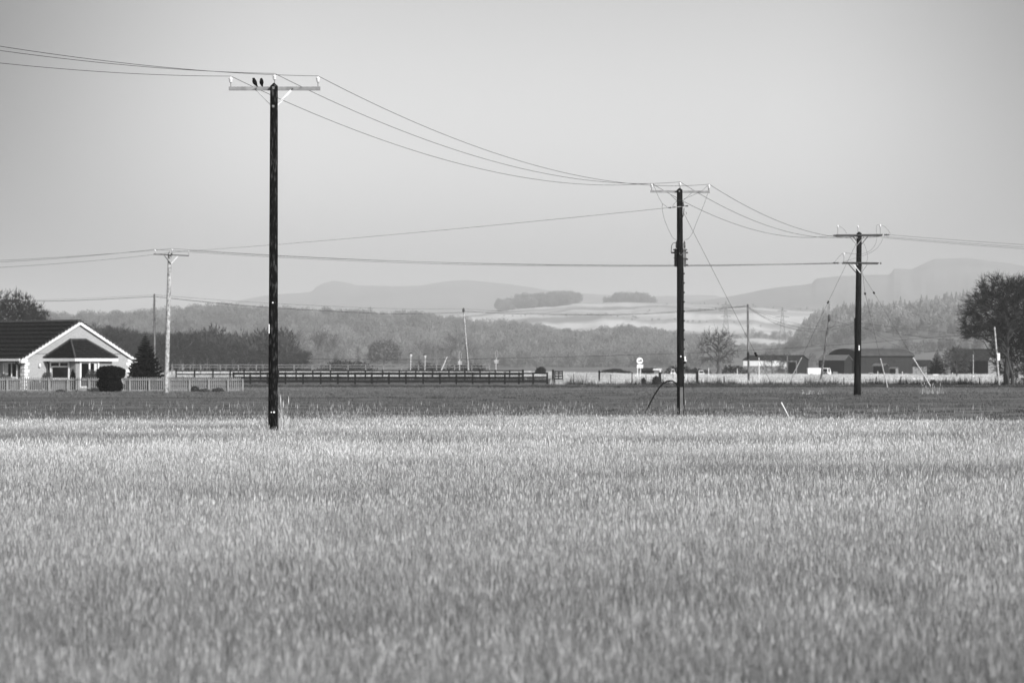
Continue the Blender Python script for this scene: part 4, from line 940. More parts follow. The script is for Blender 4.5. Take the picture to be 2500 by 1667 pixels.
# telephone wires
TW = [('upper telephone wire left of the slim pole', [(60, 733, 262), (200, 729, 262), (377, 720, 261)], .006), ('lower telephone wire left of the slim pole', [(60, 736, 262), (200, 733, 262), (377, 724, 261)], .016),
      ('lower thick telephone wire between the slim and the leaning pole', [(377, 724, 261), (500, 737, 275), (620, 748, 290), (760, 757, 305), (960, 766, 345), (1132, 763, 380)], .02), ('upper thin telephone wire between the slim and the leaning pole', [(377, 720, 261), (620, 738, 290), (860, 750, 320), (1000, 754, 355), (1132, 754, 380)], .009),
      ('lower thick telephone wire right of the leaning pole', [(1132, 760, 380), (1250, 766, 365), (1430, 769, 345), (1560, 767, 330), (1700, 759, 315), (1825, 748, 303)], .02), ('upper thin telephone wire right of the leaning pole', [(1132, 754, 380), (1300, 764, 360), (1450, 767, 340), (1600, 763, 325), (1825, 746, 303)], .009),
      ('upper of three wires sagging to the slim pole behind the double-armed pole', [(1828, 750, 303), (1870, 770, 309), (1925, 785, 315), (1980, 795, 325), (2030, 797, 335), (2088, 790, 345)], .009),
      ('middle of three wires sagging to the slim pole behind the double-armed pole', [(1828, 751, 303), (1870, 775, 309), (1925, 793, 315), (1975, 803, 325), (2030, 799, 335), (2088, 784, 345)], .013),
      ('lowest of three wires sagging to the slim pole behind the double-armed pole', [(1828, 753, 303), (1870, 778, 309), (1920, 799, 315), (1980, 809, 325), (2030, 805, 335), (2088, 787, 345)], .016),
      ('short wire from the leaning pole by the van to the hidden slim pole', [(2025, 783, 310), (2050, 788, 325), (2088, 797, 345)], .015),
      ('cable looping from the leaning pole by the van up to the wire', [(2016, 815, 310), (2020, 805, 310), (2034, 797, 312), (2040, 789, 314)], .02),
      ('wire sagging steeply right from the hidden slim pole', [(2091, 792, 345), (2130, 812, 350), (2180, 840, 355), (2220, 853, 360), (2260, 858, 365), (2290, 858, 370)], .015), ('second wire right of the hidden slim pole, above the steep one', [(2091, 790, 345), (2150, 818, 350), (2200, 833, 355), (2245, 838, 360), (2300, 837, 370)], .009),
      ('telephone wire from the hidden slim pole to the pale leaning pole, lower', [(2091, 793, 345), (2105, 800, 340), (2200, 816, 320), (2300, 828, 300), (2430, 836, 279)], .013), ('telephone wire from the hidden slim pole to the pale leaning pole, upper', [(2091, 787, 345), (2200, 801, 320), (2300, 811, 300), (2430, 818, 279)], .008),
      ('long low wire running across the whole field to the pale leaning pole', [(196, 853, 203), (300, 864, 208), (410, 870.5, 214), (620, 874.5, 225), (830, 877, 236), (1050, 877.5, 246), (1250, 874, 254), (1450, 869, 260), (1670, 862, 266), (1880, 852, 270), (2085, 839, 274), (2250, 826, 276), (2430, 813, 278)], .014)]
for lab, pts, r in TW: wire(lab, catmull([px2w(*p) for p in pts], 8), r * 1.3, group='telephone wires', name='telephone_wire')

# ------------------------------------------------------------------ bungalow
def house():
    al = R(50); O = np.array([(60 - 1250) / F * 200, 200.0]); u = np.array([math.cos(al), math.sin(al)]); nn = np.array([math.sin(al), -math.cos(al)])
    def P(a, b, z): q = O + u * a + nn * b; return (q[0], q[1], z)
    def hb(mb, a0, a1, b0, b1, z0, z1): mb.hexa([P(a0, b1, z0), P(a1, b1, z0), P(a1, b0, z0), P(a0, b0, z0), P(a0, b1, z1), P(a1, b1, z1), P(a1, b0, z1), P(a0, b0, z1)])
    g = .1; W = 10.0; L = 16.0; ze = 2.42; za = 4.90
    t = thing('bungalow', 'white-trimmed bungalow with dark tiled roof and a bay on its gable', 'house', P(W / 2, -4, g))
    b = MB(); hb(b, 0, W, -L, 0, g - .4, ze)
    b.add([P(0, 0, ze), P(W, 0, ze), P(W / 2, 0, za), P(0, -L, ze), P(W, -L, ze), P(W / 2, -L, za)], [(0, 1, 2), (5, 4, 3), (0, 2, 5, 3), (2, 1, 4, 5)])
    part('wall', b, M['harl'], t)
    b = MB(); b.beam(P(.3, .012, 2.72), P(W - .3, .012, 2.72), .02, .03); part('joint_strip', b, M['ridge'], t)
    # roof: courses of tiles on both slopes
    sl = Vector((W / 2 + .4, za + .12 - (ze - .12))); n_c = 18
    for side in (0, 1):
        for i in range(n_c):
            f0 = i / n_c; f1 = (i + 1.12) / n_c; a0 = -.4 + sl.x * f0; a1 = min(-.4 + sl.x * f1, W / 2); z0 = ze - .12 + sl.y * f0; z1 = ze - .12 + sl.y * f1
            if side: a0, a1 = W - a0, W - a1
            jit = .02 * (i % 2); b = MB()
            b.hexa([P(a0, .20 + jit, z0 + .05), P(a1, .20 + jit, z1 + .005), P(a1, -L - .2, z1 + .005), P(a0, -L - .2, z0 + .05), P(a0, .20 + jit, z0 + .115), P(a1, .20 + jit, z1 + .035), P(a1, -L - .2, z1 + .035), P(a0, -L - .2, z0 + .115)])
            part('tile_course', b, M['tile' if i % 2 else 'tile2'], t)  # alternate tones put the shadow lines of the course lips into the colour
    b = MB(); b.tube([P(W / 2, .22, za + .16), P(W / 2, -L - .2, za + .16)], .12, 8); part('ridge_tiles', b, M['ridge'], t)
    # verge tile ends + bargeboards
    for sgn in (0, 1):
        f = (lambda a: a) if sgn == 0 else (lambda a: W - a)
        b = MB(); b.hexa([P(f(-.42), .17, ze - .30), P(f(W / 2), .17, za - .10), P(f(W / 2), .21, za - .10), P(f(-.42), .21, ze - .30), P(f(-.42), .17, ze - .08), P(f(W / 2), .17, za + .12), P(f(W / 2), .21, za + .12), P(f(-.42), .21, ze - .08)])
        part('bargeboard', b, M['white'], t)
        b = MB(); b.hexa([P(f(-.42), .0, ze - .27), P(f(W / 2), .0, za - .07), P(f(W / 2), .168, za - .07), P(f(-.42), .168, ze - .27), P(f(-.42), .0, ze - .24), P(f(W / 2), .0, za - .04), P(f(W / 2), .168, za - .04), P(f(-.42), .168, ze - .24)])
        part('soffit', b, M['white'], t)
        b = MB(); hb(b, min(f(-.46), f(.02)), max(f(-.46), f(.02)), -.02, .225, ze - .36, ze - .12); part('eave_box', b, M['white'], t)
        for i in range(18):
            fa = -.4 + (W / 2 + .4) * (i + .5) / 18; z = ze - .12 + sl.y * (i + .5) / 18; b = MB(); hb(b, min(f(fa - .13), f(fa + .13)), max(f(fa - .13), f(fa + .13)), .17, .235, z + .03, z + .13); part('verge_tile', b, M['ridge'], t)
    b = MB(); hb(b, -.50, -.38, -L, .0, ze - .22, ze - .06); part('gutter', b, M['white'], t)
    b = MB(); b.tube([P(-.44, -.5, ze - .2), P(-.3, -.5, ze - .4), P(-.06, -.5, ze - .55), P(-.06, -.5, g)], .045, 8); part('downpipe', b, M['black'], t)
    b = MB(); hb(b, W - .02 + .4, W + .52, -L, 0, ze - .22, ze - .06); part('gutter', b, M['white'], t)
    # quoins
    for i in range(9):
        z = g + .05 + i * .25; l = .42 if i % 2 else .28
        b = MB(); hb(b, -.025, l, -(.70 - l), .025, z, z + .2); part('quoin', b, M['quoin'], t)
        b = MB(); hb(b, W - l, W + .025, -(.70 - l), .025, z, z + .2); part('quoin', b, M['quoin'], t)
    # side window
    def window(axis, c, s0, s1, z0, z1, mull, trans=None, nm='window', door=False, outw=1, fw=.07):
        """axis 'a': window in a plane of constant b=c running along a; 'b': plane of constant a=c running along b"""
        def bx(mb, p0, p1, q0, q1, e0, e1):
            if axis == 'a': hb(mb, p0, p1, min(c + outw * e0, c + outw * e1), max(c + outw * e0, c + outw * e1), q0, q1)
            else: hb(mb, min(c + outw * e0, c + outw * e1), max(c + outw * e0, c + outw * e1), p0, p1, q0, q1)
        fr = MB(); bx(fr, s0, s1, z0, z0 + fw, 0, .07); bx(fr, s0, s1, z1 - fw, z1, 0, .07); bx(fr, s0, s0 + fw, z0 + fw, z1 - fw, 0, .07); bx(fr, s1 - fw, s1, z0 + fw, z1 - fw, 0, .07)
        fo = part(nm, fr, M['white'], t)
        for m_ in mull: q = MB(); bx(q, m_ - fw / 2, m_ + fw / 2, (trans if trans and not door else z0 + fw), z1 - fw, .001, .066); part('mullion', q, M['white'], fo)
        if trans and not door: q = MB(); bx(q, s0 + fw, s1 - fw, trans - fw / 2, trans + fw / 2, .001, .064); part('transom', q, M['white'], fo)
        q = MB(); bx(q, s0 + fw, s1 - fw, z0 + fw, z1 - fw, .002, .02); part('pane', q, M['glass'], fo)
        if not door: q = MB(); bx(q, s0 - .08, s1 + .08, z0 - .07, z0, 0, .14); part('sill', q, M['white'], fo)
        return fo, bx
    fo, bx = window('b', 0, -2.25, -.75, 1.02, 2.10, (-1.35,), None, outw=-1)
    q = MB(); bx(q, -2.15, -1.75, 1.1, 2.02, .021, .03); part('curtain', q, M['curtain'], fo)
    # bay
    a0, a1, d = 2.0, 5.4, 3.1; zb = 2.30
    bay = MB(); hb(bay, a0, a1, 0, d, g - .3, zb); by_ = part('bay_wall', bay, M['baywall'], t)
    o_ = .30; zr = 2.42; zt = 3.70
    A_ = P(a0 - o_, 0, zr); B_ = P(a0 - o_, d + o_, zr); C_ = P(a1 + o_, d + o_, zr); D_ = P(a1 + o_, 0, zr); R1 = P(2.95, 1.5, zt); R2 = P(4.35, 1.5, zt)
    rf = MB(); rf.add([A_, B_, C_, D_, R1, R2, (A_[0], A_[1], zr - .03), (B_[0], B_[1], zr - .03), (C_[0], C_[1], zr - .03), (D_[0], D_[1], zr - .03)], [(0, 1, 4), (1, 2, 5, 4), (2, 3, 5), (3, 0, 4, 5), (6, 7, 1, 0), (7, 8, 2, 1), (8, 9, 3, 2), (9, 8, 7, 6)])
    br = part('bay_roof', rf, M['tile'], t)
    lerp = lambda p, q, f: tuple(Vector(p).lerp(Vector(q), f))
    for i in range(9):
        f = (i + .15) / 9; 
        for (p, q, r1, r2) in ((A_, B_, R1, R1), (B_, C_, R1, R2)):
            s0_, s1_ = Vector(lerp(p, r1, f)), Vector(lerp(q, r2, f)); c = MB(); c.beam(s0_ + Vector((0, 0, .02)), s1_ + Vector((0, 0, .02)), .09, .035); part('tile_course', c, M['tile2'], br)
    for (p, q) in ((B_, R1), (C_, R2), (A_, R1), (R1, R2)):
        c = MB(); c.tube([Vector(p) + Vector((0, 0, .03)), Vector(q) + Vector((0, 0, .05))], .075, 6); part('hip_tiles', c, M['ridge'], br)
    for (x0, x1, y0, y1) in ((a0 - o_ - .02, a0 - o_ + .08, 0.01, d + o_), (a0 - o_ + .08, a1 + o_, d + o_ - .06, d + o_ + .03), (a1 + o_ - .06, a1 + o_ + .03, 0.01, d + o_ - .06)):
        c = MB(); hb(c, x0, x1, y0, y1, zr - .24, zr - .035); part('fascia', c, M['white'], t)
    c = MB(); hb(c, a0 - o_ + .08, a1 + o_ - .06, .012, d + o_ - .06, zr - .14, zr - .05); part('bay_soffit', c, M['white'], t)
    c = MB(); c.tube([P(a0 - .25, .3, zr - .2), P(a0 - .05, .3, zr - .45), P(a0 - .05, .3, g)], .05, 8); part('downpipe', c, M['black'], t)
    fo, bx = window('b', a0, .45, 2.45, .92, 2.17, (1.45,), 1.80, outw=-1, fw=.085)
    q = MB(); bx(q, .53, .68, .93, 1.76, .021, .028); part('curtain', q, M['curtain'], fo)
    fo, bx = window('a', d, a0 + .35, a0 + 2.15, g + .2, 2.17, (a0 + 1.25,), None, 'glazed_door', True, 1, .13)
    q = MB(); bx(q, a0 + 1.7, a0 + 1.95, 1.3, 2.02, .021, .028); part('curtain', q, M['curtain'], fo)
    # wall lamps
    for aa in (1.3, 7.2):
        c = MB(); c.lathe(P(aa, .12, 1.75), [(.03, 0), (.09, .04), (.07, .22), (.02, .28)], 8); part('wall_lamp', c, M['white'], t, True)
    c = MB(); c.box(*[0] * 6); 
house()

# ------------------------------------------------------------------ garden fence of palings
DF = 187.0
gf = thing('picket_fence', 'grey wooden paling fence along the bungalow garden', 'fence', on(300, DF))
pk = MB(); pk.box(-.032, .032, -.01, .01, 0, .93); pk.add([(-.032, -.01, .93), (.032, -.01, .93), (0, -.01, .98), (-.032, .01, .93), (.032, .01, .93), (0, .01, .98)], [(0, 1, 2), (5, 4, 3), (0, 2, 5, 3), (2, 1, 4, 5)])
pkm = pk.mesh('paling', M['fencewood']); rs = random.Random(4)
for i in range(128):
    pxx = -8 + i * 4.68; x = (pxx - 1250) / F * DF; z = gzf(x, DF)
    piece('paling', pkm, gf, (x, DF + .045, z + .03 + rs.uniform(-.015, .015)), rotz=rs.uniform(-.1, .1))
ps = MB(); ps.box(-.055, .055, -.06, .06, -.2, .90); psm = ps.mesh('post', M['fencewood'])
pp = [18, 68, 120, 166, 218, 267, 317, 365, 414, 463, 510, 557, 593]
for pxx in pp: x = (pxx - 1250) / F * DF; piece('post', psm, gf, (x, DF - .06, gzf(x, DF)))
for a, c in zip([-35] + pp, pp):
    for zz in (.80, .10):
        xa, xc = (a - 1250) / F * DF, (c - 1250) / F * DF; b = MB(); b.box(xa + .055, xc - .055, DF - .02, DF + .03, gzf(xa, DF) + zz, gzf(xc, DF) + zz + .07); part('rail', b, M['fencewood'], gf)

# ------------------------------------------------------------------ rail fences
def rail_fence(lab, pxs, D, h, hs, m, pw=.12, rh=.12, tilt=None, zoff=0.0, group='rail fences of the paddocks', Df=None, hvar=0):
    Df = Df or (lambda p: D); x0 = (pxs[0] - 1250) / F * Df(pxs[0]); t = thing('rail_fence', lab, 'fence', (x0, Df(pxs[0]), gzf(x0, D)), group); rr = random.Random(int(D))
    pm = MB(); pm.box(-pw / 2, pw / 2, -.05, .05, -.25, h); pmm = pm.mesh('post', M[m]); L = []
    for p in pxs:
        d = Df(p); x = (p - 1250) / F * d; z = gzf(x, d) + zoff; piece('post', pmm, t, (x, d, z + rr.uniform(-.04, .04)), scale=(1, 1, 1 + rr.uniform(-hvar, hvar) / h)); L.append((x, d, z))
    for a, c in zip(L, L[1:]):
        for hh in hs:
            b = MB(); b.beam((a[0] - .02, a[1] - .075, a[2] + hh + rr.uniform(-.015, .015)), (c[0] + .02, c[1] - .075, c[2] + hh + rr.uniform(-.015, .015)), .035, rh); part('rail', b, M[m], t)
    return t
p1 = [570 + 0, 611, 653, 697, 740, 783, 825, 867, 908, 949.5, 991, 1033, 1074, 1114, 1154, 1194, 1232.5, 1267, 1301.5, 1336]
f1 = rail_fence('nearest dark rail fence, ending at the gate on the right', p1, 310, 1.28, (.28, .72, 1.16), 'darkrail', .19, .18, zoff=.02)
p2 = [430, 475, 520, 562, 596, 636, 680, 723, 764, 807, 850, 892, 934, 975, 1015, 1056, 1096, 1135, 1172, 1209, 1244, 1276]
rail_fence('second dark rail fence just behind the nearest one', p2, 335, 1.25, (.25, .70, 1.12), 'darkrail', .17, .15, zoff=.12)
p3 = [420, 445, 490, 538, 582, 626, 672, 718, 762, 806, 850, 893, 937, 980, 1022, 1066, 1110, 1152, 1195]
rail_fence('hindmost weathered pale rail fence of the paddocks', p3, 372, 1.35, (.55, .98, 1.3), 'palerail', .12, .07, zoff=.35, hvar=.1)
for pxx, yt, yb, wd, D, lab in ((1276.5, 903, 937, .24, 318, 'thick dark gatepost standing taller than the rail fence'), (1350, 903, 936, .22, 312, 'thick dark gatepost beside the folded gate')):
    x, _, z = on(pxx, D); zt = px2w(pxx, yt, D)[2]; b = MB(); b.box(x - wd / 2, x + wd / 2, D - wd / 2, D + wd / 2, z - .2, zt); b.hexa([(x - wd / 2, D - wd / 2, zt), (x + wd / 2, D - wd / 2, zt), (x + wd / 2, D + wd / 2, zt), (x - wd / 2, D + wd / 2, zt)] + [(x - .02, D - .02, zt + .05), (x + .02, D - .02, zt + .05), (x + .02, D + .02, zt + .05), (x - .02, D + .02, zt + .05)])
    single('gatepost', b, M['darkrail'], lab, 'gatepost', (x, D, z), 'gateposts')
# gate swung open, seen nearly end on
x, _, z = on(1354, 313); gt = thing('field_gate', 'dark wooden field gate swung open, seen almost end on', 'gate', (x, 313, z))
for k, hh in enumerate((.25, .55, .85, 1.12, 1.33)):
    b = MB(); b.beam((x, 313, z + hh), (x + .95, 316, z + hh), .07, .14); part('bar', b, M['darkrail'], gt)
for f in (0.02, .5, .98):
    b = MB(); b.beam((x + .95 * f, 313 + 3 * f, z + .15), (x + .95 * f, 313 + 3 * f, z + 1.42), .11, .13, (0, 1, 0)); part('stile', b, M['darkrail'], gt)

# wire fence in front of the pale grass
def wire_fence(lab, posts, D):
    x0 = (posts[0][0] - 1250) / F * D; t = thing('wire_fence', lab, 'fence', (x0, D, gzf(x0, D)), 'wire fences of the pale field'); tops = []
    for (p, yt, wd, ln) in posts:
        x, _, z = on(p, D); h = px2w(p, yt, D)[2] - z; b = MB(); b.beam((x - ln * h, D, z - .1), (x, D, z + h), wd, wd, (0, 1, 0)); part('post', b, M['greywood2' if wd < .15 else 'darkrail'], t); tops.append((x, z, h, ln))
    for k in (.35, .62, .88):
        b = MB(); b.tube([(x - ln * h * (1 - k), D - .06, z + .95 * k) for (x, z, h, ln) in tops], .006, 4); part('strand', b, M['wire'], t)
wire_fence('wire fence with thin posts in the pale grass right of the gate', [(1400, 912, .09, 0), (1432, 912, .08, .05), (1463, 904, .19, 0), (1491, 914, .08, 0), (1543, 911, .12, 0), (1577, 914, .08, 0), (1611, 908, .27, 0)], 302)
wire_fence('wire fence with short posts in the pale grass behind the three stay rods', [(1702, 906, .27, 0), (1768, 918, .09, 0), (1838, 920, .09, 0), (1910, 923, .09, 0), (1965, 921, .09, 0), (2010, 921, .09, .2), (2060, 921, .09, 0), (2140, 920, .10, .15), (2200, 919, .11, .18), (2256, 919, .10, 0), (2310, 921, .08, 0), (2359, 923, .09, 0), (2391, 922, .10, 0), (2430, 923, .09, 0)], 298)
for pxx, yt, D, lab in ((1643, 900, 330, 'thin dark stake in the pale grass left of the middle pole'), (1675, 912, 296, 'short white stake just right of the middle pole'), (1730, 898, 380, 'pale thin stake below the gnarled tree'), (1800, 900, 400, 'pale stake beside the hedge'), (1853, 873, 300, 'slim white post with a small head, right of the upright pole'), (2143, 906, 400, 'short pale stake left of the long barn door'), (2203, 907, 400, 'short pale stake right of the small shed'), (2261, 908, 400, 'white stake under the conifer'), (2325, 909, 400, 'white stake under the round bare tree')):
    x, _, z = on(pxx, D); zt = px2w(pxx, yt, D)[2]; b = MB(); b.tube([(x, D, z - .1), (x, D, zt)], .045, 6)
    if pxx == 1853: b.lathe((x, D, zt - .9), [(.05, 0), (.11, .05), (.08, .3), (.12, .35), (.05, .5)], 8); 
    single('stake', b, M['greywood2'] if pxx == 1643 else M['white'], lab, 'stake', (x, D, z), 'stakes in the pale field')

# ------------------------------------------------------------------ signs, lamp posts
D = 330; x, _, z = on(1562, D); s1 = thing('road_sign', 'round white road sign with a dark lorry symbol above a small plate', 'road sign', (x, D, z))
zc = px2w(1562, 880.5, D)[2]; r = .45
b = MB(); b.lathe((x, D, zc), [(r, 0), (r, .03)], 28, (0, -1, 0)); part('rim', b, M['darksteel'], s1)
b = MB(); b.lathe((x, D - .031, zc), [(r * .84, 0), (r * .84, .012)], 28, (0, -1, 0)); part('face', b, M['plate'], s1)
def poly(pts, y, th, m, nm, parent):
    b = MB(); n = len(pts); b.add([(p[0], y, p[1]) for p in pts] + [(p[0], y + th, p[1]) for p in pts], [tuple(range(n)), tuple(reversed(range(n, 2 * n)))] + [(i, (i + 1) % n, (i + 1) % n + n, i + n) for i in range(n)]); part(nm, b, M[m], parent)
yy = D - .052
poly([(x - .27, zc - .06), (x - .16, zc - .07), (x + .25, zc - .06), (x + .25, zc + .12), (x + .02, zc + .10), (x + .0, zc + .03), (x - .15, zc + .02)][::1], yy, .008, 'black', 'lorry_symbol', s1)
q = px2w(1562.5, 894, D); b = MB(); b.box(q[0] - .36, q[0] + .36, D - .03, D, q[2] - .20, q[2] + .20); part('plate', b, M['plate'], s1)
for k, (a0, a1) in enumerate(((-.28, .05), (.1, .26))):
    b = MB(); b.box(q[0] + a0, q[0] + a1, D - .036, D - .031, q[2] + .06, q[2] + .085); part('lettering', b, M['galv'], s1)
b = MB(); b.box(q[0] - .12, q[0] + .14, D - .036, D - .031, q[2] - .05, q[2] - .03); part('lettering', b, M['galv'], s1)
for dx in (-.29, .06):
    b = MB(); b.tube([(q[0] + dx, D + .04, z - .1), (q[0] + dx, D + .04, q[2] + (.1 if dx < 0 else .8))], .045, 8); part('leg', b, M['galvpale'], s1)
# backs of signs / lamp posts in the lane
for pxx, yt, D, lab, kind_ in ((1123, 860, 400, 'grey back of a tall round road sign left of the leaning pole', 0), (1212, 857, 400, 'grey back of a tall round road sign right of the leaning pole', 1)):
    x, _, z = on(pxx, D); t = thing('road_sign', lab, 'road sign', (x, D, z), 'road signs seen from behind'); zt = px2w(pxx, yt, D)[2]
    b = MB(); b.tube([(x - .06, D, z), (x - .06, D, zt)], .05, 8); part('post', b, M['palegrey'], t)
    b = MB(); 
    seg = [(x + .04 + .17 * math.cos(a), D - .06, zt - .45 + .55 * math.sin(a)) for a in np.linspace(0, 6.2832, 25)]; b.tube(seg, .018, 5, cap=False); part('sign_edge', b, M['palegrey'], t)
    b = MB(); b.add([(x + .04 + .15 * math.cos(a), D - .05, zt - .45 + .53 * math.sin(a)) for a in np.linspace(0, 6.2832, 24)[:-1]] + [(x + .04 + .15 * math.cos(a), D - .03, zt - .45 + .53 * math.sin(a)) for a in np.linspace(0, 6.2832, 24)[:-1]], [tuple(range(23)), tuple(reversed(range(23, 46)))]); part('sign_panel', b, M['tank'], t)
    for dz in (1.35, 1.6):
        b = MB(); b.beam((x - .3, D - .06, zt - dz), (x + .3, D - .06, zt - dz), .04, .12); part('plate', b, M['palegrey'], t)
for pxx, yt, D, lab in ((1003, 861, 400, 'pale lamp post with a square lantern, left of the two'), (1038, 864, 420, 'pale lamp post with a square lantern, right of the two')):
    x, _, z = on(pxx, D); zt = px2w(pxx, yt, D)[2]; t = thing('lamp_post', lab, 'lamp post', (x, D, z), 'lamp posts in the lane')
    b = MB(); b.tube([(x - .06, D, z), (x, D, zt - .6)], .055, 8); part('post', b, M['palegrey'], t)
    b = MB(); b.lathe((x, D, zt - .6), [(.06, 0), (.14, .12), (.2, .42)], 6); part('lantern', b, M['curtain'], t)
    b = MB(); b.lathe((x, D, zt - .18), [(.26, 0), (.24, .08), (.05, .2)], 6); part('lamp_cap', b, M['darksteel'], t)
b = MB(); b.tube([px2w(1075, 909, 360), px2w(1092, 871, 360)], [.05, .035], 6); single('leaning_stick', b, M['white'], 'white stick leaning right behind the rail fence', 'stick', px2w(1075, 909, 360))
# crossarm pole at the farm, small post at right
D = 430; x, _, z = on(1922, D); t = thing('telephone_pole', 'short pole with a single crossarm in front of the farm building', 'telephone pole', (x, D, z), 'telephone poles'); zt = px2w(1922, 862, D)[2]
b = MB(); b.tube([(x, D, z), (x, D, zt)], [.11, .09], 8); part('pole', b, M['greywood2'], t)
b = MB(); b.beam((x - .55, D - .1, zt - .3), (x + .5, D - .1, zt - .3), .08, .12); part('crossarm', b, M['darksteel'], t)
for dx in (-.45, .4): b = MB(); b.lathe((x + dx, D - .1, zt - .24), [(.05, 0), (.08, .08), (.03, .2)], 6); part('insulator', b, M['darkporc'], t)
D = 330; x, _, z = on(2376, D); t = thing('lamp_post', 'thin pale post with a small dark lamp before the stone cottage', 'lamp post', (x, D, z)); zt = px2w(2376, 858, D)[2]
b = MB(); b.tube([(x, D, z), (x, D, zt)], [.07, .05], 8); part('post', b, M['greywood'], t)
b = MB(); b.lathe((x, D, zt - .35), [(.05, 0), (.12, .05), (.12, .3), (.05, .4), (.02, .6)], 8); part('lamp', b, M['darksteel'], t)
b = MB(); b.lathe((x, D, z + .5), [(.1, 0), (.13, .1), (.1, .3)], 8); part('collar', b, M['white'], t)

# ------------------------------------------------------------------ farm buildings
def shed(name, lab, cat, px0, pxc, px1, yb, ye, yr, D, mf, ms, mr, ang=.38, over=.15, gable=True, k_side=2.2, chimney=False):
    s = D / F; u = Vector((math.cos(ang), -math.sin(ang), 0)); v = Vector((math.sin(ang), math.cos(ang), 0))
    C0 = Vector(px2w(pxc, ye, D)); C0.z = 0; Lf = (pxc - px0) * s / u.x; Ls = (px1 - pxc) * s / v.x
    ze = CZ + (YH - ye) * s; zr = CZ + (YH - yr) * s * 1.01; zb = gzf(C0.x, D) - .3
    A = C0 - u * Lf; Bk = C0 + v * Ls; t = thing(name, lab, cat, (C0.x, C0.y, zb + .3))
    up = lambda p, z: (p.x, p.y, z)
    th = .12
    b = MB(); b.hexa([up(A, zb), up(C0, zb), up(C0 + v * th, zb), up(A + v * th, zb), up(A, ze), up(C0, ze), up(C0 + v * th, ze), up(A + v * th, ze)]); w1 = part('front_wall', b, M[mf], t)
    b = MB(); c0 = C0 + v * th
    mid_ = (C0 + Bk) / 2; e = u * -th
    b.add([up(c0, zb), up(Bk, zb), up(Bk, ze), up(mid_, zr), up(c0, ze), up(c0 + e, zb), up(Bk + e, zb), up(Bk + e, ze), up(mid_ + e, zr), up(c0 + e, ze)], [(0, 1, 2, 3, 4), (9, 8, 7, 6, 5), (0, 4, 9, 5), (1, 6, 7, 2)]); part('gable_wall', b, M[ms], t)
    b = MB(); a2 = A + v * Ls; b.hexa([up(A + v * th, zb), up(A + u * th + v * th, zb), up(a2 + u * th, zb), up(a2, zb), up(A + v * th, ze), up(A + u * th + v * th, ze), up(a2 + u * th, ze), up(a2, ze)]); part('end_wall', b, M[ms], t)
    b = MB(); b.hexa([up(a2, zb), up(Bk, zb), up(Bk + v * .1, zb), up(a2 + v * .1, zb), up(a2, ze), up(Bk, ze), up(Bk + v * .1, ze), up(a2 + v * .1, ze)]); part('back_wall', b, M[mf], t)
    amid = (A + a2) / 2
    for (p, q, r1, r2, sg) in ((A, C0, amid, mid_, -1), (a2, Bk, amid, mid_, 1)):
        oo = v * sg * over; dz = -over * (zr - ze) / (Ls / 2)
        p_, q_ = p + oo - u * over, q + oo + u * over; r1_, r2_ = r1 - u * over, r2 + u * over
        b = MB(); b.hexa([up(p_, ze + dz), up(q_, ze + dz), up(r2_, zr), up(r1_, zr), up(p_, ze + dz + .09), up(q_, ze + dz + .09), up(r2_, zr + .09), up(r1_, zr + .09)]); part('roof_slope', b, M[mr], t)
    return t, A, C0, u, v, ze, zb, zr
t, A_, C0, u_, v_, ze_, zb_, zr_ = shed('farm_building', 'long farm building with a white clad front and dark roof', 'farm building', 1819, 1945, 1984, 915, 879, 868, 470, 'brick', 'shedside', 'slate')
Lf = (C0 - A_).length
b = MB(); p = A_ - v_ * .06; q = A_ + u_ * Lf * .69 - v_ * .06; z1 = ze_ - .08; z0 = ze_ - .98
b.hexa([(p.x, p.y, z0), (q.x, q.y, z0), (q.x, q.y + .05, z0), (p.x, p.y + .05, z0), (p.x, p.y, z1), (q.x, q.y, z1), (q.x, q.y + .05, z1), (p.x, p.y + .05, z1)]); part('white_cladding', b, M['white'], t)
b = MB(); p = A_ + u_ * Lf * .70 - v_ * .06; q = A_ + u_ * Lf * .82 - v_ * .06; z0 = ze_ - 1.6; z1 = ze_ - .4
b.hexa([(p.x, p.y, z0), (q.x, q.y, z0 + .5), (q.x, q.y + .05, z0 + .5), (p.x, p.y + .05, z0), (p.x, p.y, z1), (q.x, q.y, z1), (q.x, q.y + .05, z1), (p.x, p.y + .05, z1)]); part('white_cladding', b, M['white'], t)
b = MB(); p = A_ + u_ * Lf * .83 - v_ * .06; q = A_ + u_ * Lf * .99 - v_ * .06; b.hexa([(p.x, p.y, zb_ + .3), (q.x, q.y, zb_ + .3), (q.x, q.y + .05, zb_ + .3), (p.x, p.y + .05, zb_ + .3), (p.x, p.y, ze_ - .3), (q.x, q.y, ze_ - .3), (q.x, q.y + .05, ze_ - .3), (p.x, p.y + .05, ze_ - .3)]); part('door', b, M['darkshed'], t)
shed('shed', 'dark square shed with a pale roof in front of the curved-roof barn', 'shed', 2001, 2061, 2088, 915, 879, 867.5, 480, 'darkshed', 'shedside', 'shedroof')  # shaded front and sunlit side put into the two cladding colours
t, *_r = shed('shed', 'small lean-to shed with a pale roof against the long barn', 'shed', 2133, 2158, 2172, 917, 893, 888, 450, 'darkshed', 'shedside', 'shedroof')
shed('shed', 'smallest shed with one pale side, right of the lean-to', 'shed', 2173, 2186, 2197, 917, 900, 897, 440, 'darkshed', 'brick', 'shedroof')
shed('cottage', 'stone cottage with dark slate roof beneath the big tree', 'house', 2326, 2412, 2448, 917, 880, 853, 420, 'darkshed', 'brick', 'slate')
shed('house', 'low house with dark roof half hidden by the conifer', 'house', 2230, 2262, 2290, 915, 893, 880, 450, 'brick', 'shedside', 'slate')
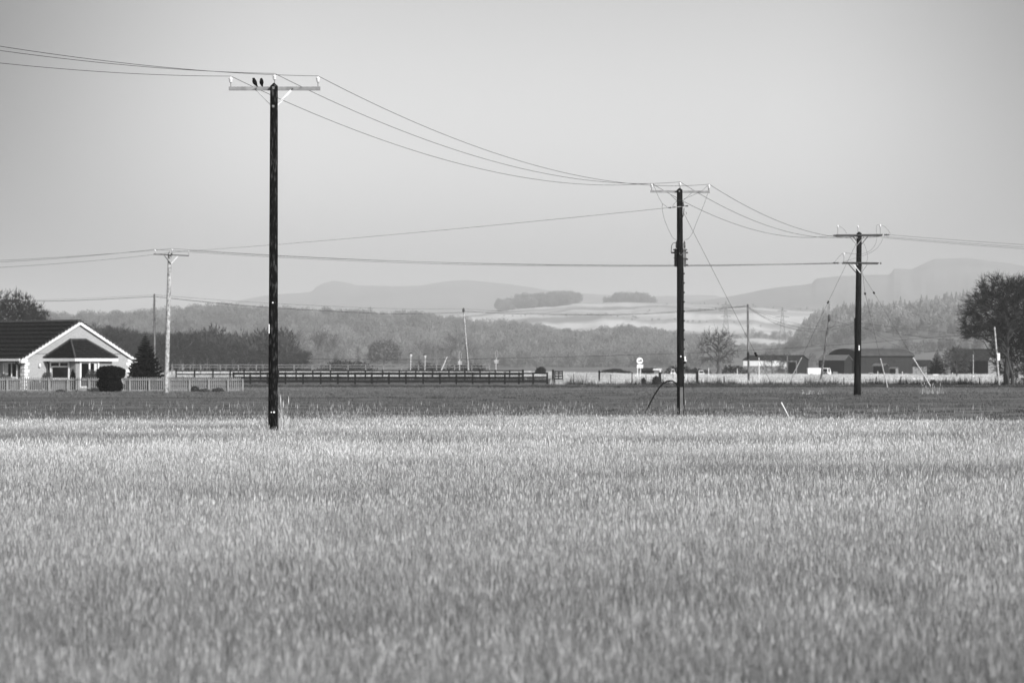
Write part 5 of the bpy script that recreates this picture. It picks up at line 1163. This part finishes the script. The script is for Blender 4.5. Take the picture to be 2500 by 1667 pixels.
shed('shed', 'long low dark shed right of the round road sign', 'shed', 1564, 1598, 1602, 912, 902, 899, 440, 'darkshed', 'darkshed', 'slate')
shed('hut', 'small pale hut beside the long low shed', 'shed', 1597, 1610, 1614, 911, 903, 901, 430, 'brick', 'white', 'white')
# curved-roof barn
Db = 560; s_ = Db / F; c_ax = Vector((.37, -.93, 0)); l_ax = Vector((.93, .37, 0)); hw_ = 30 * s_ / .37; Lb = 133 * s_ / .93 * 1.04
Cl = Vector(((2060 - 1250) * s_, Db, 0)); ze_ = CZ + (YH - 870) * s_; zt_ = CZ + (YH - 852) * s_; zg = gzf(Cl.x, Db) - .3
t = thing('barn', 'long dark barn with a curved roof behind the double-armed pole', 'barn', (Cl.x, Cl.y, zg + .3))
arc = [(c_ax * (hw_ * math.sin(a)), ze_ + (zt_ - ze_) * (math.cos(a) - math.cos(1.25)) / (1 - math.cos(1.25))) for a in np.linspace(-1.25, 1.25, 17)]
arc = [(p / math.sin(1.25), z) for p, z in arc]
b = MB(); vs = []
for e in (0, 1):
    for (p, z) in arc: q = Cl + p + l_ax * Lb * e; vs.append((q.x, q.y, z))
for e in (0, 1):
    for (p, z) in arc: q = Cl + p * 1.02 + l_ax * (Lb * e + (.15 if e else -.15)); vs.append((q.x, q.y, z + .1))
n = 17; fs = [(n * 2 + i, n * 2 + i + 1, n * 3 + i + 1, n * 3 + i) for i in range(n - 1)]; b.add(vs, fs); part('roof', b, M['barnroof'], t, True)
for e, nm in ((0, 'gable_wall'), (1, 'gable_wall')):
    b = MB(); vs = []
    for (p, z) in arc: q = Cl + p + l_ax * Lb * e; vs.append((q.x, q.y, z))
    q0 = Cl + arc[0][0] + l_ax * Lb * e; q1 = Cl + arc[-1][0] + l_ax * Lb * e; vs += [(q1.x, q1.y, zg), (q0.x, q0.y, zg)]; b.add(vs, [tuple(range(19))]); part(nm, b, M['darkshed'], t)
for p, nm in ((arc[-1][0], 'front_wall'), (arc[0][0], 'back_wall')):
    b = MB(); q0 = Cl + p; q1 = q0 + l_ax * Lb; b.add([(q0.x, q0.y, zg), (q1.x, q1.y, zg), (q1.x, q1.y, ze_), (q0.x, q0.y, ze_)], [(0, 1, 2, 3)]); part(nm, b, M['shedside'], t)
b = MB(); q0 = Cl + arc[-1][0] * 1.03; q1 = q0 + l_ax * Lb; b.beam((q0.x, q0.y, ze_), (q1.x, q1.y, ze_), .15, .18); part('gutter', b, M['darkshed'], t)
# far white houses
for i, (pxa, pxb, yb, yt) in enumerate([(2207, 2213, 882, 856), (2214, 2226, 884, 862), (2228, 2236, 882, 866), (2238, 2246, 886, 872), (2249, 2262, 886, 868), (2264, 2276, 888, 870)]):
    D = 1500 + 20 * i; s_ = D / F; x0, x1 = (pxa - 1250) * s_, (pxb - 1250) * s_; z0 = CZ + (YH - yb) * s_ - 2; z1 = CZ + (YH - yt) * s_ - 1.2
    t = thing('far_house', ['narrow white house at the left end of the far row', 'wider white house, second in the far row', 'white house, third in the far row', 'low white house, fourth in the far row', 'white house, fifth in the far row', 'white house nearest to the conifer in the far row'][i], 'house', (x0, D, z0), 'far white houses')
    b = MB(); b.box(x0, x1, D, D + 6, min(z0, 0), z1); part('wall', b, M['white'], t)
    b = MB(); b.add([(x0 - .2, D - .3, z1), (x1 + .2, D - .3, z1), (x1 + .2, D + 6.3, z1), (x0 - .2, D + 6.3, z1), (x0, D + 3, z1 + 1.6), (x1, D + 3, z1 + 1.6)], [(0, 1, 5, 4), (2, 3, 4, 5), (1, 2, 5), (3, 0, 4), (3, 2, 1, 0)]); part('roof', b, M['slate'], t)
    for f in (.25, .68):
        b = MB(); xx = x0 + (x1 - x0) * f; b.box(xx - .35, xx + .35, D - .06, D + .02, z1 - 1.8, z1 - .9); part('window', b, M['glass'], t)
# white van
D = 432; s_ = D / F; x0 = (1971 - 1250) * s_; z0 = gzf(x0, D); zt = CZ + (YH - 898) * s_; zf = z0 + .35
van = thing('van', 'white box van parked in front of the dark square shed', 'van', (x0 + 1.8, D, z0))
b = MB(); b.box(x0, x0 + 1.95, D - .85, D + .85, zf, zt); part('box_body', b, M['white'], van)
xc = x0 + 2.0; xe = (2028 - 1250) * s_
b = MB(); n_ = [(xc, zf), (xe, zf), (xe, zf + .42), (xe - .15, zt - .1), (xe - .3, zt - .02), (xc, zt - .02)]; b.add([(p[0], D - .8, p[1]) for p in n_] + [(p[0], D + .8, p[1]) for p in n_], [tuple(range(6)), tuple(reversed(range(6, 12)))] + [(i, i + 6, (i + 1) % 6 + 6, (i + 1) % 6) for i in range(6)]); part('cab', b, M['white'], van)
for a0, a1 in ((xc + .12, xc + .95), (xc + 1.1, xe - .22)):
    b = MB(); b.box(a0, a1, D - .83, D - .801, zt - .62, zt - .1); part('side_window', b, M['glass'], van)
b = MB(); b.box(xc + .1, xc + .95, D - .825, D - .801, zf + .02, zt - .66); part('door', b, M['shedside'], van)
for xx in (x0 + .5, xe - .5):
    b = MB(); b.lathe((xx, D - .87, z0 + .32), [(.32, 0), (.32, .2)], 14, (0, 1, 0)); wh = part('wheel', b, M['black'], van); b = MB(); b.lathe((xx, D - .885, z0 + .32), [(.17, 0), (.17, .01)], 10, (0, 1, 0)); part('hub', b, M['galv'], wh)
# small things along the farm edge
for nm, lab, cat, pa, pb, y0, y1, D, m in (('water_trough', 'pale low trough in the grass under the conifer', 'trough', 2277, 2291, 921, 913, 380, 'curtain'), ('crate', 'pale wooden crate beside the van', 'crate', 2034, 2045, 917, 907, 425, 'palerail'), ('car', 'white car roof seen above the grass beneath the gnarled tree', 'car', 1703, 1722, 913, 904, 440, 'white'), ('car', 'white parked car seen just left of the middle pole', 'car', 1637, 1650, 912, 901, 440, 'white'), ('car', 'pale car seen above the grass in front of the long barn', 'car', 2121, 2134, 917, 910, 430, 'curtain')):
    s_ = D / F; xa, xb = (pa - 1250) * s_, (pb - 1250) * s_; g_ = gzf(xa, D); zt = CZ + (YH - y1) * s_; t = thing(nm, lab, cat, ((xa + xb) / 2, D, g_))
    if nm == 'car':
        h = zt - g_; L = xb - xa; b = MB(); pr = [(0, .2), (0, h * .55), (L * .1, h * .62), (L * .25, h), (L * .7, h), (L * .85, h * .62), (L, h * .52), (L, .2)]
        b.add([(xa + p, D, g_ + z) for p, z in pr] + [(xa + p, D + 1.6, g_ + z) for p, z in pr], [tuple(range(8)), tuple(reversed(range(8, 16)))] + [(i, i + 8, (i + 1) % 8 + 8, (i + 1) % 8) for i in range(8)]); part('body', b, M[m], t)
        b = MB(); pr = [(L * .17, h * .64), (L * .27, h * .93), (L * .68, h * .93), (L * .8, h * .64)]; b.add([(xa + p, D - .01, g_ + z) for p, z in pr], [(0, 1, 2, 3)]); part('side_window', b, M['glass'], t)
        for f in (.2, .8): b = MB(); b.lathe((xa + L * f, D - .02, g_ + .28), [(.28, 0), (.28, .2)], 12, (0, 1, 0)); part('wheel', b, M['black'], t)
    elif nm == 'crate':
        for k in range(5): b = MB(); zz = g_ + (zt - g_) * k / 5; b.box(xa, xb, D, D + .6, zz + .02, zz + (zt - g_) / 5 - .02); part('board', b, M[m], t)
        for xx in (xa + .03, xb - .1): b = MB(); b.box(xx, xx + .07, D - .03, D - .001, g_, zt); part('corner_post', b, M[m], t)
    else:
        b = MB(); b.box(xa, xb, D, D + .05, g_ + .15, zt); b.box(xa, xb, D + .55, D + .6, g_ + .15, zt); b.box(xa, xa + .05, D + .05, D + .55, g_ + .15, zt); b.box(xb - .05, xb, D + .05, D + .55, g_ + .15, zt); b.box(xa, xb, D, D + .6, g_ + .1, g_ + .15); part('basin', b, M[m], t)
        for xx in (xa + .1, xb - .2): b = MB(); b.box(xx, xx + .1, D + .1, D + .5, g_, g_ + .1); part('foot', b, M['darkshed'], t)

# ------------------------------------------------------------------ pylons on the far hills
def pylon(px, yt, yb, D, lab):
    s = D / F; x = (px - 1250) * s; zt = CZ + (YH - yt) * s; zb = CZ + (YH - yb) * s; H = zt - zb; t = thing('pylon', lab, 'pylon', (x, D, zb), 'hazy pylons'); b = MB()
    cor = [(-1, -1), (1, -1), (1, 1), (-1, 1)]; w = lambda f: H * .085 * (1 - f) ** 1.2 + H * .012; r = .13 * D / 3000
    lv = np.linspace(0, 1, 9)
    for cx, cy in cor: b.tube([(x + cx * w(f), D + cy * w(f), zb + H * f) for f in lv], r, 4)
    for f0, f1 in zip(lv, lv[1:]):
        for i in range(4):
            a, c = cor[i], cor[(i + 1) % 4]; b.tube([(x + a[0] * w(f0), D + a[1] * w(f0), zb + H * f0), (x + c[0] * w(f1), D + c[1] * w(f1), zb + H * f1)], r * .7, 3); b.tube([(x + c[0] * w(f0), D + c[1] * w(f0), zb + H * f0), (x + a[0] * w(f1), D + a[1] * w(f1), zb + H * f1)], r * .7, 3)
    part('lattice', b, M['tank'], t)
    for f, k in ((.62, .13), (.76, .17), (.90, .12)):
        b = MB(); b.tube([(x - H * k, D, zb + H * f), (x, D, zb + H * (f + .03)), (x + H * k, D, zb + H * f)], r * 1.3, 4); b.tube([(x - H * k, D, zb + H * f), (x + H * k, D, zb + H * f)], r, 4); part('crossarm', b, M['tank'], t)
pylon(904, 748, 808, 2560, 'hazy pylon above the low wood left of the leaning pole')
pylon(1910, 750, 850, 2000, 'hazy pylon on the plain between the upright pole and the double-armed pole')
pylon(1772, 735, 835, 2300, 'hazy pylon left of the upright pole')
pylon(2275, 735, 805, 2000, 'hazy pylon in front of the forest slope at right')
